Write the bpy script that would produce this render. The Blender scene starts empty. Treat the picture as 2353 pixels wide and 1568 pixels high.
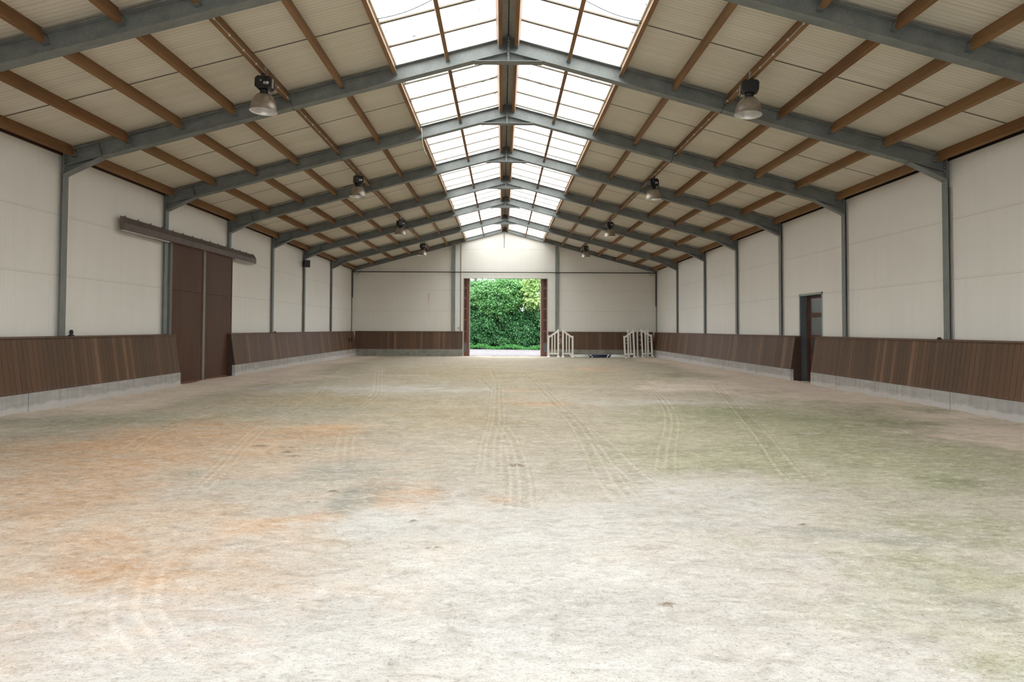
import bpy, math, random
import numpy as np
from mathutils import Vector, Matrix

S = bpy.context.scene
COL = S.collection
random.seed(7)

# ------------------------------------------------------------------ camera
FPX = 1500.0
CAM = (-0.0994, 0.0, 1.75)
PITCH, YAW, ROLL = 0.0269, 0.009, 0.004
PX, PY = 1169.12, 715.19


def cam_axes():
    cp, sp, cy, sy = math.cos(PITCH), math.sin(PITCH), math.cos(YAW), math.sin(YAW)
    cr, sr = math.cos(ROLL), math.sin(ROLL)
    fw = Vector((sy * cp, cy * cp, sp))
    r = Vector((cy, -sy, 0))
    u = r.cross(fw)
    return cr * r + sr * u, -sr * r + cr * u, fw


_r, _u, _f = cam_axes()
cd = bpy.data.cameras.new('camera')
cam = bpy.data.objects.new('camera', cd)
COL.objects.link(cam)
cam.matrix_world = Matrix(((_r.x, _u.x, -_f.x, CAM[0]), (_r.y, _u.y, -_f.y, CAM[1]),
                           (_r.z, _u.z, -_f.z, CAM[2]), (0, 0, 0, 1)))
cd.sensor_fit = 'HORIZONTAL'
cd.sensor_width = 36.0
cd.lens = FPX / 2353 * 36
cd.shift_x = (1176.5 - PX) / 2353
cd.shift_y = (PY - 784.0) / 2353
cd.clip_start = 0.1
cd.clip_end = 400
S.camera = cam

# ------------------------------------------------------------------ sky, exposure
W = bpy.data.worlds.new('overcast_sky')
S.world = W
W.use_nodes = True
wn = W.node_tree.nodes
wl = W.node_tree.links
wn.clear()
wo = wn.new('ShaderNodeOutputWorld')
wb = wn.new('ShaderNodeBackground')
tc = wn.new('ShaderNodeTexCoord')
sx = wn.new('ShaderNodeSeparateXYZ')
rp = wn.new('ShaderNodeValToRGB')
rp.color_ramp.elements[0].position = 0.0
rp.color_ramp.elements[0].color = (0.78, 0.82, 0.90, 1)
rp.color_ramp.elements[1].position = 0.9
rp.color_ramp.elements[1].color = (1.0, 1.0, 1.0, 1)
wl.new(tc.outputs['Generated'], sx.inputs[0])
wl.new(sx.outputs['Z'], rp.inputs[0])
wl.new(rp.outputs[0], wb.inputs['Color'])
wb.inputs['Strength'].default_value = 2.6
wl.new(wb.outputs[0], wo.inputs['Surface'])

S.view_settings.view_transform = 'Standard'
S.view_settings.look = 'None'
S.view_settings.gamma = 1.0
S.view_settings.use_curve_mapping = False
S.view_settings.exposure = 1.53
cy_ = S.cycles
cy_.max_bounces = 14
cy_.diffuse_bounces = 8
cy_.glossy_bounces = 4
cy_.transmission_bounces = 8
cy_.transparent_max_bounces = 16
cy_.use_denoising = True
cy_.sample_clamp_indirect = 12.0
cy_.caustics_reflective = False
cy_.caustics_refractive = False

# ------------------------------------------------------------------ dimensions
D = {1: 10.36, 2: 14.775, 3: 19.245, 4: 23.70, 5: 28.19, 6: 32.68, 7: 37.865, 8: 43.06}
D[0] = 5.93
D[-1] = 1.46
YEND = 43.16
YBACK = -2.6
SL = 0.268
ZC = 8.465            # ceiling plane at the ridge
ZR = 8.40            # rafter top
ZB = 8.045           # rafter underside
WX = 10.10           # wall face
CX = 10.0            # column flange face
ROOFX = 10.45


def floor_z(y):
    y = np.asarray(y, float)
    t = np.clip((y - 24) / 16, 0, 1)
    return -0.075 * t * t * (3 - 2 * t)


# ------------------------------------------------------------------ mesh builder
class MB:
    def __init__(self):
        self.v, self.f, self.s, self.m = [], [], [], []

    def add(self, vs, fs, smooth=False, mi=0):
        o = len(self.v)
        self.v += [tuple(p) for p in vs]
        for f in fs:
            self.f.append(tuple(o + i for i in f))
            self.s.append(smooth)
            self.m.append(mi)
        return self

    def box(self, x0, x1, y0, y1, z0, z1, M=None, mi=0):
        vs = [Vector((x, y, z)) for z in (z0, z1) for y in (y0, y1) for x in (x0, x1)]
        if M is not None:
            vs = [M @ p for p in vs]
        return self.add(vs, [(0, 2, 3, 1), (4, 5, 7, 6), (0, 1, 5, 4), (2, 6, 7, 3), (0, 4, 6, 2), (1, 3, 7, 5)], False, mi)

    def prism(self, poly, axis, a, b, M=None, mi=0):
        # poly: 2d points in the two other axes (x,z for axis y; y,z for axis x; x,y for axis z)
        def mk(p, t):
            if axis == 'y':
                q = Vector((p[0], t, p[1]))
            elif axis == 'x':
                q = Vector((t, p[0], p[1]))
            else:
                q = Vector((p[0], p[1], t))
            return M @ q if M is not None else q
        n = len(poly)
        vs = [mk(p, a) for p in poly] + [mk(p, b) for p in poly]
        fs = [tuple(range(n - 1, -1, -1)), tuple(range(n, 2 * n))]
        fs += [(i, (i + 1) % n, n + (i + 1) % n, n + i) for i in range(n)]
        return self.add(vs, fs, False, mi)

    def lathe(self, prof, c=(0, 0, 0), n=24, M=None, smooth=True, closed=False):
        vs, fs = [], []
        for r, z in prof:
            for i in range(n):
                a = 2 * math.pi * i / n
                p = Vector((c[0] + r * math.cos(a), c[1] + r * math.sin(a), c[2] + z))
                vs.append(M @ p if M is not None else p)
        k = len(prof)
        for j in range(k - 1 if not closed else k):
            j2 = (j + 1) % k
            for i in range(n):
                fs.append((j * n + i, j * n + (i + 1) % n, j2 * n + (i + 1) % n, j2 * n + i))
        if not closed:
            if prof[0][0] > 1e-5:
                fs.append(tuple(reversed(range(n))))
            if prof[-1][0] > 1e-5:
                fs.append(tuple(range((k - 1) * n, k * n)))
        return self.add(vs, fs, smooth)

    def tube(self, pts, r, n=8):
        pts = [Vector(p) for p in pts]
        vs, fs = [], []
        k = len(pts)
        for i, p in enumerate(pts):
            t = (pts[min(i + 1, k - 1)] - pts[max(i - 1, 0)]).normalized()
            up = Vector((0, 0, 1)) if abs(t.z) < 0.9 else Vector((1, 0, 0))
            a = t.cross(up).normalized()
            b = a.cross(t)
            for j in range(n):
                w = 2 * math.pi * j / n
                vs.append(p + r * (math.cos(w) * a + math.sin(w) * b))
        for i in range(k - 1):
            for j in range(n):
                fs.append((i * n + j, i * n + (j + 1) % n, (i + 1) * n + (j + 1) % n, (i + 1) * n + j))
        fs.append(tuple(reversed(range(n))))
        fs.append(tuple(range((k - 1) * n, k * n)))
        return self.add(vs, fs, True)

    def build(self, name, mats, parent=None, bevel=0.0):
        me = bpy.data.meshes.new(name)
        me.from_pydata(self.v, [], self.f)
        if not isinstance(mats, (list, tuple)):
            mats = [mats]
        for m in mats:
            me.materials.append(m)
        me.polygons.foreach_set('use_smooth', self.s)
        me.polygons.foreach_set('material_index', self.m)
        me.update()
        o = bpy.data.objects.new(name, me)
        COL.objects.link(o)
        if parent is not None:
            o.parent = parent
        if bevel > 0:
            b = o.modifiers.new('bevel', 'BEVEL')
            b.width = bevel
            b.segments = 2
            b.limit_method = 'ANGLE'
        return o


def empty(name, loc):
    o = bpy.data.objects.new(name, None)
    o.location = loc
    o.empty_display_size = 0.1
    COL.objects.link(o)
    return o


def tag(o, label=None, cat=None, group=None, kind=None):
    if label:
        o['label'] = label
    if cat:
        o['category'] = cat
    if group:
        o['group'] = group
    if kind:
        o['kind'] = kind
    return o


def copy_tree(o, parent=None):
    c = o.copy()
    COL.objects.link(c)
    c.parent = parent
    for ch in list(o.children):
        copy_tree(ch, c)
    return c


def rel(mb, root):
    """shift a builder's world coordinates into its root's frame (roots are unrotated)"""
    l = root.location
    mb.v = [(x - l.x, y - l.y, z - l.z) for x, y, z in mb.v]
    return mb


# ------------------------------------------------------------------ materials
class NT:
    def __init__(self, name, rough=0.6, metal=0.0, spec=0.5):
        m = bpy.data.materials.new(name)
        m.use_nodes = True
        self.m = m
        self.t = m.node_tree
        self.b = self.t.nodes['Principled BSDF']
        self.b.inputs['Roughness'].default_value = rough
        self.b.inputs['Metallic'].default_value = metal
        self.b.inputs['Specular IOR Level'].default_value = spec
        self.bumps = None
        self._obj = None

    def set(self, sock, v):
        if isinstance(v, bpy.types.NodeSocket):
            self.t.links.new(v, sock)
        elif isinstance(v, (tuple, list)) and len(v) == 3 and sock.type == 'RGBA':
            sock.default_value = (*v, 1)
        else:
            sock.default_value = v

    def coord(self):
        if self._obj is None:
            n = self.t.nodes.new('ShaderNodeNewGeometry')
            self._obj = n.outputs['Position']
        return self._obj

    def xyz(self, src=None):
        n = self.t.nodes.new('ShaderNodeSeparateXYZ')
        self.set(n.inputs[0], src or self.coord())
        return n.outputs

    def comb(self, x=0.0, y=0.0, z=0.0):
        n = self.t.nodes.new('ShaderNodeCombineXYZ')
        for i, v in enumerate((x, y, z)):
            self.set(n.inputs[i], v)
        return n.outputs[0]

    def scale(self, sc, src=None):
        n = self.t.nodes.new('ShaderNodeVectorMath')
        n.operation = 'MULTIPLY'
        self.set(n.inputs[0], src or self.coord())
        n.inputs[1].default_value = sc
        return n.outputs[0]

    def noise(self, vec, scale=1.0, detail=3.0, rough=0.5, dist=0.0):
        n = self.t.nodes.new('ShaderNodeTexNoise')
        self.set(n.inputs['Vector'], vec)
        n.inputs['Scale'].default_value = scale
        n.inputs['Detail'].default_value = detail
        n.inputs['Roughness'].default_value = rough
        n.inputs['Distortion'].default_value = dist
        return n.outputs['Fac']

    def voro(self, vec, scale=1.0, out='Distance', feature='F1'):
        n = self.t.nodes.new('ShaderNodeTexVoronoi')
        n.feature = feature
        self.set(n.inputs['Vector'], vec)
        n.inputs['Scale'].default_value = scale
        return n.outputs[out]

    def white(self, v):
        n = self.t.nodes.new('ShaderNodeTexWhiteNoise')
        n.noise_dimensions = '1D'
        self.set(n.inputs['W'], v)
        return n.outputs['Value']

    def math(self, op, a, b=0.0, c=0.0, clamp=False):
        n = self.t.nodes.new('ShaderNodeMath')
        n.operation = op
        n.use_clamp = clamp
        for i, v in enumerate((a, b, c)):
            self.set(n.inputs[i], v)
        return n.outputs[0]

    def ramp(self, fac, stops, interp='LINEAR'):
        n = self.t.nodes.new('ShaderNodeValToRGB')
        n.color_ramp.interpolation = interp
        e = n.color_ramp.elements
        while len(e) < len(stops):
            e.new(0.5)
        for i, (p, c) in enumerate(stops):
            e[i].position = p
            e[i].color = (*c, 1) if isinstance(c, tuple) else (c, c, c, 1)
        self.set(n.inputs[0], fac)
        return n.outputs[0]

    def mix(self, fac, a, b, mode='MIX'):
        n = self.t.nodes.new('ShaderNodeMix')
        n.data_type = 'RGBA'
        n.blend_type = mode
        n.clamp_factor = True
        self.set(n.inputs[0], fac)
        self.set(n.inputs[6], a)
        self.set(n.inputs[7], b)
        return n.outputs[2]

    def color(self, c):
        self.set(self.b.inputs['Base Color'], c)
        return self

    def bump(self, h, strength=0.3, dist=0.01):
        n = self.t.nodes.new('ShaderNodeBump')
        n.inputs['Strength'].default_value = strength
        n.inputs['Distance'].default_value = dist
        self.set(n.inputs['Height'], h)
        if self.bumps is not None:
            self.set(n.inputs['Normal'], self.bumps)
        self.bumps = n.outputs[0]
        self.set(self.b.inputs['Normal'], self.bumps)
        return self

    def line(self, v, period, off, half):
        """1 on thin lines where (v-off) is a multiple of period, else 0"""
        a = self.math('SUBTRACT', v, off)
        a = self.math('DIVIDE', a, period)
        a = self.math('ADD', a, 0.5)
        a = self.math('FRACT', a)
        a = self.math('SUBTRACT', a, 0.5)
        a = self.math('ABSOLUTE', a)
        return self.math('LESS_THAN', a, half / period)


def plain(name, c, rough=0.6, metal=0.0, spec=0.5, var=0.0, vs=8.0):
    n = NT(name, rough, metal, spec)
    if var:
        f = n.noise(n.coord(), vs, 4)
        n.color(n.mix(n.ramp(f, [(0.3, 0.0), (0.7, 1.0)]), tuple(x * (1 - var) for x in c), tuple(min(1, x * (1 + var)) for x in c)))
    else:
        n.color(c)
    return n.m


MAT = {}


def make_materials():
    # galvanised steel
    n = NT('galvanised_steel', 0.5, 0.0, 0.5)
    f1 = n.voro(n.coord(), 40, 'Color')
    f2 = n.noise(n.coord(), 3.0, 4)
    f3 = n.noise(n.scale((1, 1, 0.3)), 22, 3)
    c = n.mix(n.ramp(f2, [(0.3, 0.0), (0.7, 1.0)]), (0.148, 0.160, 0.158), (0.215, 0.232, 0.226))
    c = n.mix(0.13, c, n.ramp(n.xyz(f1)[0], [(0.0, (0.10, 0.115, 0.115)), (1.0, (0.34, 0.37, 0.36))]))
    c = n.mix(n.ramp(f3, [(0.62, 0.0), (0.75, 0.5)]), c, (0.12, 0.14, 0.14))
    n.color(c)
    n.bump(f3, 0.1, 0.003)
    MAT['steel'] = n.m
    n = NT('galvanised_steel_column', 0.5, 0.15, 0.5)
    f2 = n.noise(n.scale((1, 1, 0.4)), 6.0, 4)
    n.color(n.mix(n.ramp(f2, [(0.3, 0.0), (0.7, 1.0)]), (0.165, 0.180, 0.170), (0.215, 0.230, 0.218)))
    MAT['steel2'] = n.m
    MAT['bolt'] = plain('zinc_bolt', (0.5, 0.52, 0.52), 0.35, 0.7)
    MAT['black'] = plain('black_plastic', (0.012, 0.012, 0.013), 0.5)
    MAT['blackcable'] = plain('black_cable', (0.02, 0.02, 0.022), 0.6)
    MAT['darkpipe'] = plain('dark_pipe', (0.055, 0.052, 0.045), 0.5, 0.2)

    # wall sandwich panel, fine vertical ribs and a double joint line every 1.36 m
    def wall(name, base, dark, off, axis):
        n = NT(name, 0.55)
        p = n.xyz()
        z = p[2]
        a = p[axis]
        big = n.noise(n.coord(), 0.35, 3)
        st = n.noise(n.scale((3, 3, 0.15)), 2.0, 4)
        c = n.mix(n.ramp(big, [(0.3, 0.0), (0.75, 1.0)]), base, tuple(x * 0.93 for x in base))
        c = n.mix(n.ramp(st, [(0.5, 0.0), (0.8, 0.25)]), c, tuple(x * 0.8 for x in base))
        grain = n.noise(n.coord(), 60, 2)
        c = n.mix(n.ramp(grain, [(0.3, 0.0), (0.7, 0.12)]), c, dark)
        l1 = n.line(z, 1.36, off - 0.018, 0.0045)
        l2 = n.line(z, 1.36, off + 0.018, 0.003)
        c = n.mix(n.math('MULTIPLY', l1, 0.62), c, dark)
        c = n.mix(n.math('MULTIPLY', l2, 0.35), c, dark)
        n.color(c)
        w = n.math('SINE', n.math('MULTIPLY', a, 2 * math.pi / 0.10))
        n.bump(w, 0.12, 0.004)
        n.bump(n.math('MULTIPLY', l1, -1.0), 0.5, 0.004)
        return n
    MAT['wall'] = wall('white_wall_panel', (0.82, 0.80, 0.755), (0.32, 0.29, 0.24), 1.56, 1).m
    n = wall('white_end_wall_panel', (0.74, 0.72, 0.665), (0.30, 0.27, 0.22), 1.56, 0)
    # rust run under a fixing, left of the doorway
    p = n.xyz()
    src = n.b.inputs['Base Color'].links[0].from_socket
    wob = n.math('MULTIPLY', n.math('SUBTRACT', n.noise(n.comb(0, 0, p[2]), 2.0, 2), 0.5), 0.08)
    dx = n.math('ABSOLUTE', n.math('SUBTRACT', n.math('ADD', p[0], wob), -5.01))
    run = n.math('MULTIPLY', n.math('LESS_THAN', dx, 0.022), n.ramp(n.math('DIVIDE', n.math('SUBTRACT', p[2], 2.4), 1.7), [(0.0, 0.0), (0.5, 0.25), (0.95, 0.9), (1.0, 0.0)]))
    n.color(n.mix(run, src, (0.50, 0.24, 0.08)))
    MAT['wallend'] = n.m

    # ceiling sandwich panels: fine ribs running down the slope, joints
    n = NT('ceiling_panel', 0.6)
    p = n.xyz()
    y = p[1]
    big = n.noise(n.scale((0.5, 1.5, 0.5)), 0.8, 4)
    c = n.mix(n.ramp(big, [(0.3, 0.0), (0.7, 1.0)]), (0.74, 0.705, 0.61), (0.67, 0.63, 0.53))
    wob = n.noise(n.scale((0.4, 9, 0.4)), 1.0, 3)
    c = n.mix(n.ramp(wob, [(0.45, 0.0), (0.8, 0.35)]), c, (0.46, 0.42, 0.34))
    rib = n.math('SINE', n.math('MULTIPLY', y, 2 * math.pi / 0.0975))
    ribl = n.ramp(rib, [(0.80, 0.0), (1.0, 1.0)])
    c = n.mix(n.math('MULTIPLY', ribl, 0.48), c, (0.38, 0.345, 0.28))
    lj = n.line(y, 1.0725, 11.77, 0.009)
    c = n.mix(n.math('MULTIPLY', lj, 0.6), c, (0.80, 0.77, 0.68))
    lj2 = n.line(y, 1.0725, 11.795, 0.007)
    c = n.mix(n.math('MULTIPLY', lj2, 0.5), c, (0.33, 0.29, 0.22))
    c = n.mix(n.line(y, 4.49, 12.67, 0.021), c, (0.07, 0.062, 0.045))
    n.color(c)
    n.bump(rib, 0.25, 0.004)
    MAT['ceil'] = n.m

    # translucent skylight sheet with specks of dirt
    m = bpy.data.materials.new('skylight_sheet')
    m.use_nodes = True
    t = m.node_tree
    t.nodes.clear()
    q = NT.__new__(NT)
    q.m, q.t, q.bumps, q._obj = m, t, None, None
    out = t.nodes.new('ShaderNodeOutputMaterial')
    tr = t.nodes.new('ShaderNodeBsdfTransparent')
    tl = t.nodes.new('ShaderNodeBsdfTranslucent')
    mx = t.nodes.new('ShaderNodeMixShader')
    co = q.coord()
    sp1 = q.voro(q.scale((0.55, 1.0, 1.0), co), 2.6)
    sp2 = q.voro(q.scale((0.5, 1.0, 1.0), co), 6.5)
    clus = q.noise(co, 0.9, 2)
    s1 = q.math('MULTIPLY', q.ramp(sp1, [(0.04, 1.0), (0.12, 0.0)]), q.ramp(clus, [(0.38, 0.0), (0.50, 1.0)]))
    s2 = q.math('MULTIPLY', q.ramp(sp2, [(0.08, 1.0), (0.20, 0.0)]), q.ramp(clus, [(0.40, 0.0), (0.52, 0.9)]))
    dirt = q.math('MAXIMUM', s1, s2)
    dirt = q.math('MULTIPLY', dirt, 0.97)
    tint = q.mix(dirt, (0.90, 0.91, 0.89), (0.11, 0.115, 0.12))
    q.set(tr.inputs['Color'], tint)
    q.set(tl.inputs['Color'], tint)
    mx.inputs[0].default_value = 0.45
    t.links.new(tr.outputs[0], mx.inputs[1])
    t.links.new(tl.outputs[0], mx.inputs[2])
    t.links.new(mx.outputs[0], out.inputs['Surface'])
    MAT['skylight'] = m
    MAT['glazebar'] = plain('glazing_bar', (0.20, 0.17, 0.13), 0.5)
    MAT['ridge'] = plain('ridge_flashing', (0.40, 0.38, 0.33), 0.6, var=0.12)

    # structural timber
    def timber(name, c1, c2, c3, ax=(14, 0.5, 14)):
        n = NT(name, 0.65, 0, 0.3)
        g = n.noise(n.scale(ax), 2.2, 5, 0.6, 0.6)
        b = n.noise(n.scale((1, 0.35, 1)), 1.7, 3)
        c = n.mix(n.ramp(g, [(0.3, 0.0), (0.7, 1.0)]), c1, c2)
        c = n.mix(n.ramp(b, [(0.45, 0.0), (0.75, 0.7)]), c, c3)
        k = n.voro(n.scale((3.0, 0.8, 3.0)), 1.0)
        c = n.mix(n.ramp(k, [(0.03, 0.9), (0.07, 0.0)]), c, (0.06, 0.03, 0.015))
        oi = n.t.nodes.new('ShaderNodeObjectInfo').outputs['Random']
        c = n.mix(n.ramp(oi, [(0.0, 0.0), (1.0, 0.32)]), c, (0.36, 0.225, 0.12))
        n.color(c)
        n.bump(g, 0.2, 0.003)
        return n.m
    MAT['timber'] = timber('brown_timber', (0.175, 0.082, 0.032), (0.26, 0.135, 0.058), (0.115, 0.062, 0.030))
    MAT['timberdark'] = plain('dark_eaves_timber', (0.045, 0.014, 0.008), 0.7)

    # kickboard planks: each plank its own tone
    def planks(name, axis):
        n = NT(name, 0.55, 0, 0.35)
        p = n.xyz()
        k = n.math('FLOOR', n.math('DIVIDE', p[axis], 0.145))
        r = n.white(k)
        r2 = n.white(n.math('ADD', k, 57.3))
        r3 = n.white(n.math('FLOOR', n.math('DIVIDE', p[axis], 1.9)))
        tone = n.ramp(r, [(0.0, (0.070, 0.039, 0.021)), (0.55, (0.108, 0.058, 0.032)), (0.78, (0.150, 0.078, 0.041)), (0.86, (0.20, 0.105, 0.056)), (1.0, (0.30, 0.165, 0.088))])
        c = n.mix(n.math('MULTIPLY', r2, 0.5), tone, (0.090, 0.055, 0.035))
        c = n.mix(n.math('MULTIPLY', r3, 0.35), c, (0.16, 0.082, 0.045))
        off = n.math('MULTIPLY', r2, 37.0)
        v = n.comb(n.math('ADD', n.math('MULTIPLY', p[axis], 30.0), off), 0.0, n.math('MULTIPLY', p[2], 1.3))
        g = n.noise(v, 1.5, 4, 0.6)
        c = n.mix(n.ramp(g, [(0.35, 0.0), (0.8, 0.55)]), c, (0.05, 0.03, 0.02))
        # splashed sand and worn edge low on the boards
        lo = n.ramp(n.math('SUBTRACT', p[2], 0.38), [(0.0, 1.0), (0.09, 0.0)])
        sc = n.ramp(n.noise(n.coord(), 34, 4), [(0.58, 0.0), (0.66, 1.0)])
        c = n.mix(n.math('MULTIPLY', n.math('MULTIPLY', lo, sc), 0.7), c, (0.42, 0.34, 0.27))
        d = n.ramp(n.voro(n.coord(), 9.0), [(0.02, 0.55), (0.045, 0.0)])
        c = n.mix(d, c, (0.30, 0.24, 0.19))
        n.color(c)
        n.bump(g, 0.15, 0.003)
        return n.m
    MAT['plank_side'] = planks('brown_plank_side', 1)
    MAT['plank_end'] = planks('brown_plank_end', 0)
    MAT['plank_cap'] = plain('brown_cap_rail', (0.12, 0.065, 0.04), 0.6, var=0.25)
    MAT['plank_dark'] = plain('dark_end_boards', (0.045, 0.022, 0.012), 0.65, var=0.25)

    # concrete kerb
    n = NT('concrete', 0.85, 0, 0.2)
    p = n.xyz()
    a = n.noise(n.scale((0.8, 0.8, 5)), 1.5, 6, 0.6)
    s = n.noise(n.scale((7, 7, 0.6)), 1.2, 4)
    c = n.mix(n.ramp(a, [(0.3, 0.0), (0.7, 1.0)]), (0.33, 0.315, 0.295), (0.45, 0.43, 0.405))
    c = n.mix(n.ramp(s, [(0.45, 0.0), (0.72, 0.55)]), c, (0.24, 0.23, 0.21))
    b = n.noise(n.scale((0.5, 0.5, 2.5)), 0.9, 3)
    c = n.mix(n.ramp(b, [(0.50, 0.0), (0.65, 0.5)]), c, (0.33, 0.315, 0.31))
    low = n.math('ADD', n.math('SUBTRACT', p[2], 0.03), n.math('MULTIPLY', n.noise(n.scale((1, 1, 1)), 3.0, 4), -0.18))
    c = n.mix(n.ramp(low, [(0.0, 0.55), (0.05, 0.0)]), c, (0.60, 0.58, 0.56))
    n.color(c)
    n.bump(n.noise(n.coord(), 25, 5), 0.3, 0.006)
    MAT['concrete'] = n.m
    MAT['concrete_end'] = plain('shade_toned_concrete', (0.25, 0.24, 0.21), 0.9, var=0.2, vs=3)  # darker copy of the kerb concrete, shade put into its colour
    MAT['concjoint'] = plain('concrete_joint', (0.16, 0.15, 0.14), 0.9)

    # plywood door leaf (dark red-brown, satin, vertical streaks)
    n = NT('brown_door_board', 0.5, 0, 0.3)
    p = n.xyz()
    g = n.noise(n.scale((9, 9, 0.35)), 2.2, 5, 0.6)
    b = n.noise(n.scale((1, 1, 0.5)), 0.9, 3)
    c = n.mix(n.ramp(g, [(0.3, 0.0), (0.7, 1.0)]), (0.055, 0.019, 0.010), (0.095, 0.036, 0.018))
    c = n.mix(n.ramp(b, [(0.4, 0.0), (0.7, 0.5)]), c, (0.085, 0.050, 0.034))
    n.color(c)
    MAT['door'] = n.m
    MAT['doorredwood'] = plain('red_brown_frame', (0.155, 0.058, 0.034), 0.5, var=0.2)
    MAT['header'] = plain('brown_metal_cover', (0.115, 0.088, 0.075), 0.5, 0.1, var=0.18, vs=3)
    MAT['glassdark'] = plain('grey_door_pane', (0.085, 0.075, 0.072), 0.25)
    MAT['greentrim'] = plain('grey_green_steel_trim', (0.30, 0.37, 0.33), 0.5, var=0.1)
    MAT['darksteel'] = plain('dark_steel_post', (0.115, 0.130, 0.135), 0.5, 0.2, var=0.1)
    MAT['void'] = plain('gap_shade_black', (0.008, 0.006, 0.005), 0.9)  # near-black colour standing in for shade in gaps and openings
    MAT['whiteplastic'] = plain('white_plastic', (0.80, 0.78, 0.72), 0.45)
    MAT['whitepaint'] = plain('white_painted_pole', (0.78, 0.77, 0.73), 0.45)
    MAT['navy'] = plain('navy_paint', (0.012, 0.020, 0.060), 0.45)
    MAT['cuprubber'] = plain('grey_metal_track', (0.24, 0.23, 0.22), 0.5, 0.4)
    MAT['white_label'] = plain('pale_label', (0.62, 0.62, 0.6), 0.6)
    n = NT('spun_aluminium', 0.34, 0.85, 0.5)
    f = n.noise(n.coord(), 9, 3)
    n.color(n.mix(n.ramp(f, [(0.3, 0.0), (0.7, 1.0)]), (0.37, 0.33, 0.285), (0.49, 0.44, 0.38)))
    MAT['alu'] = n.m
    MAT['aluin'] = plain('bright_reflector', (0.82, 0.82, 0.80), 0.35, 0.8)
    MAT['plate'] = plain('grey_hook_plate', (0.42, 0.40, 0.37), 0.5, 0.3)
    MAT['greycable'] = plain('pale_cord', (0.6, 0.57, 0.5), 0.7)

    # sand floor: vertex colour gives the algae, rust and pale patches and the brightened sides
    n = NT('arena_sand', 0.95, 0, 0.1)
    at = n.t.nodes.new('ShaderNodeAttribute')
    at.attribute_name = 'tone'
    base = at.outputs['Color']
    co = n.coord()
    f1 = n.noise(n.scale((4.0, 7.0, 1), co), 1.1, 8, 0.70, 0.8)
    f2 = n.noise(n.scale((11, 17, 1), co), 1.0, 6, 0.72, 0.4)
    f3 = n.noise(co, 46, 5, 0.78)
    f4 = n.noise(n.scale((1, 1, 1), co), 150, 3, 0.7)
    f5 = n.noise(n.scale((10, 26, 1), co), 1.6, 6, 0.75, 1.2)
    c = n.mix(n.ramp(f1, [(0.36, 0.45), (0.5, 0.0)]), base, (0.62, 0.60, 0.56), 'MULTIPLY')
    c = n.mix(n.ramp(f1, [(0.52, 0.0), (0.72, 0.35)]), c, (0.78, 0.76, 0.72))
    c = n.mix(n.ramp(f2, [(0.30, 0.45), (0.47, 0.0)]), c, (0.60, 0.57, 0.50), 'MULTIPLY')
    c = n.mix(n.ramp(f2, [(0.55, 0.0), (0.70, 0.38)]), c, (0.82, 0.80, 0.77))
    c = n.mix(n.ramp(f3, [(0.34, 0.7), (0.47, 0.0)]), c, (0.50, 0.46, 0.40), 'MULTIPLY')
    c = n.mix(n.ramp(f4, [(0.32, 0.6), (0.46, 0.0)]), c, (0.50, 0.47, 0.42), 'MULTIPLY')
    c = n.mix(n.ramp(f5, [(0.32, 0.8), (0.46, 0.0)]), c, (0.60, 0.57, 0.50), 'MULTIPLY')
    c = n.mix(n.ramp(f5, [(0.58, 0.0), (0.70, 0.35)]), c, (0.74, 0.70, 0.65))
    n.color(c)
    hh = n.math('ADD', n.math('MULTIPLY', f2, 1.0), n.math('MULTIPLY', f3, 0.55))
    hh = n.math('ADD', hh, n.math('MULTIPLY', f4, 0.2))
    n.bump(hh, 0.45, 0.018)
    MAT['sand'] = n.m

    n = NT('gravel', 0.9, 0, 0.2)
    f = n.voro(n.coord(), 14, 'Color')
    g = n.noise(n.coord(), 1.3, 5)
    c = n.mix(n.ramp(n.xyz(f)[0], [(0.0, 0.0), (1.0, 1.0)]), (0.085, 0.08, 0.085), (0.21, 0.20, 0.21))
    c = n.mix(n.ramp(g, [(0.4, 0.0), (0.7, 0.4)]), c, (0.10, 0.10, 0.10))
    n.color(c)
    n.bump(n.xyz(f)[1], 0.4, 0.03)
    MAT['gravel'] = n.m

    def leaf(name, c1, c2, c3):
        n = NT(name, 0.45, 0, 0.4)
        at = n.t.nodes.new('ShaderNodeAttribute')
        at.attribute_name = 'rnd'
        r = at.outputs['Fac']
        c = n.ramp(r, [(0.0, c1), (0.6, c2), (1.0, c3)])
        n.color(c)
        # thin leaves let light through
        tl = n.t.nodes.new('ShaderNodeBsdfTranslucent')
        n.set(tl.inputs['Color'], c)
        mxs = n.t.nodes.new('ShaderNodeMixShader')
        mxs.inputs[0].default_value = 0.45
        outn = [k for k in n.t.nodes if k.type == 'OUTPUT_MATERIAL'][0]
        n.t.links.new(n.b.outputs[0], mxs.inputs[1])
        n.t.links.new(tl.outputs[0], mxs.inputs[2])
        n.t.links.new(mxs.outputs[0], outn.inputs['Surface'])
        return n.m
    MAT['leafdark'] = leaf('hedge_leaf', (0.022, 0.090, 0.034), (0.055, 0.185, 0.060), (0.14, 0.33, 0.11))
    MAT['leafmid'] = leaf('maple_leaf', (0.055, 0.17, 0.055), (0.12, 0.30, 0.09), (0.24, 0.45, 0.15))
    MAT['leafpale'] = leaf('pale_leaf', (0.20, 0.36, 0.11), (0.34, 0.50, 0.18), (0.52, 0.58, 0.26))
    MAT['leafivy'] = leaf('ivy_leaf', (0.035, 0.14, 0.035), (0.06, 0.22, 0.05), (0.11, 0.30, 0.08))
    MAT['bark'] = plain('bark', (0.10, 0.085, 0.07), 0.9, var=0.3)


make_materials()


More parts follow.
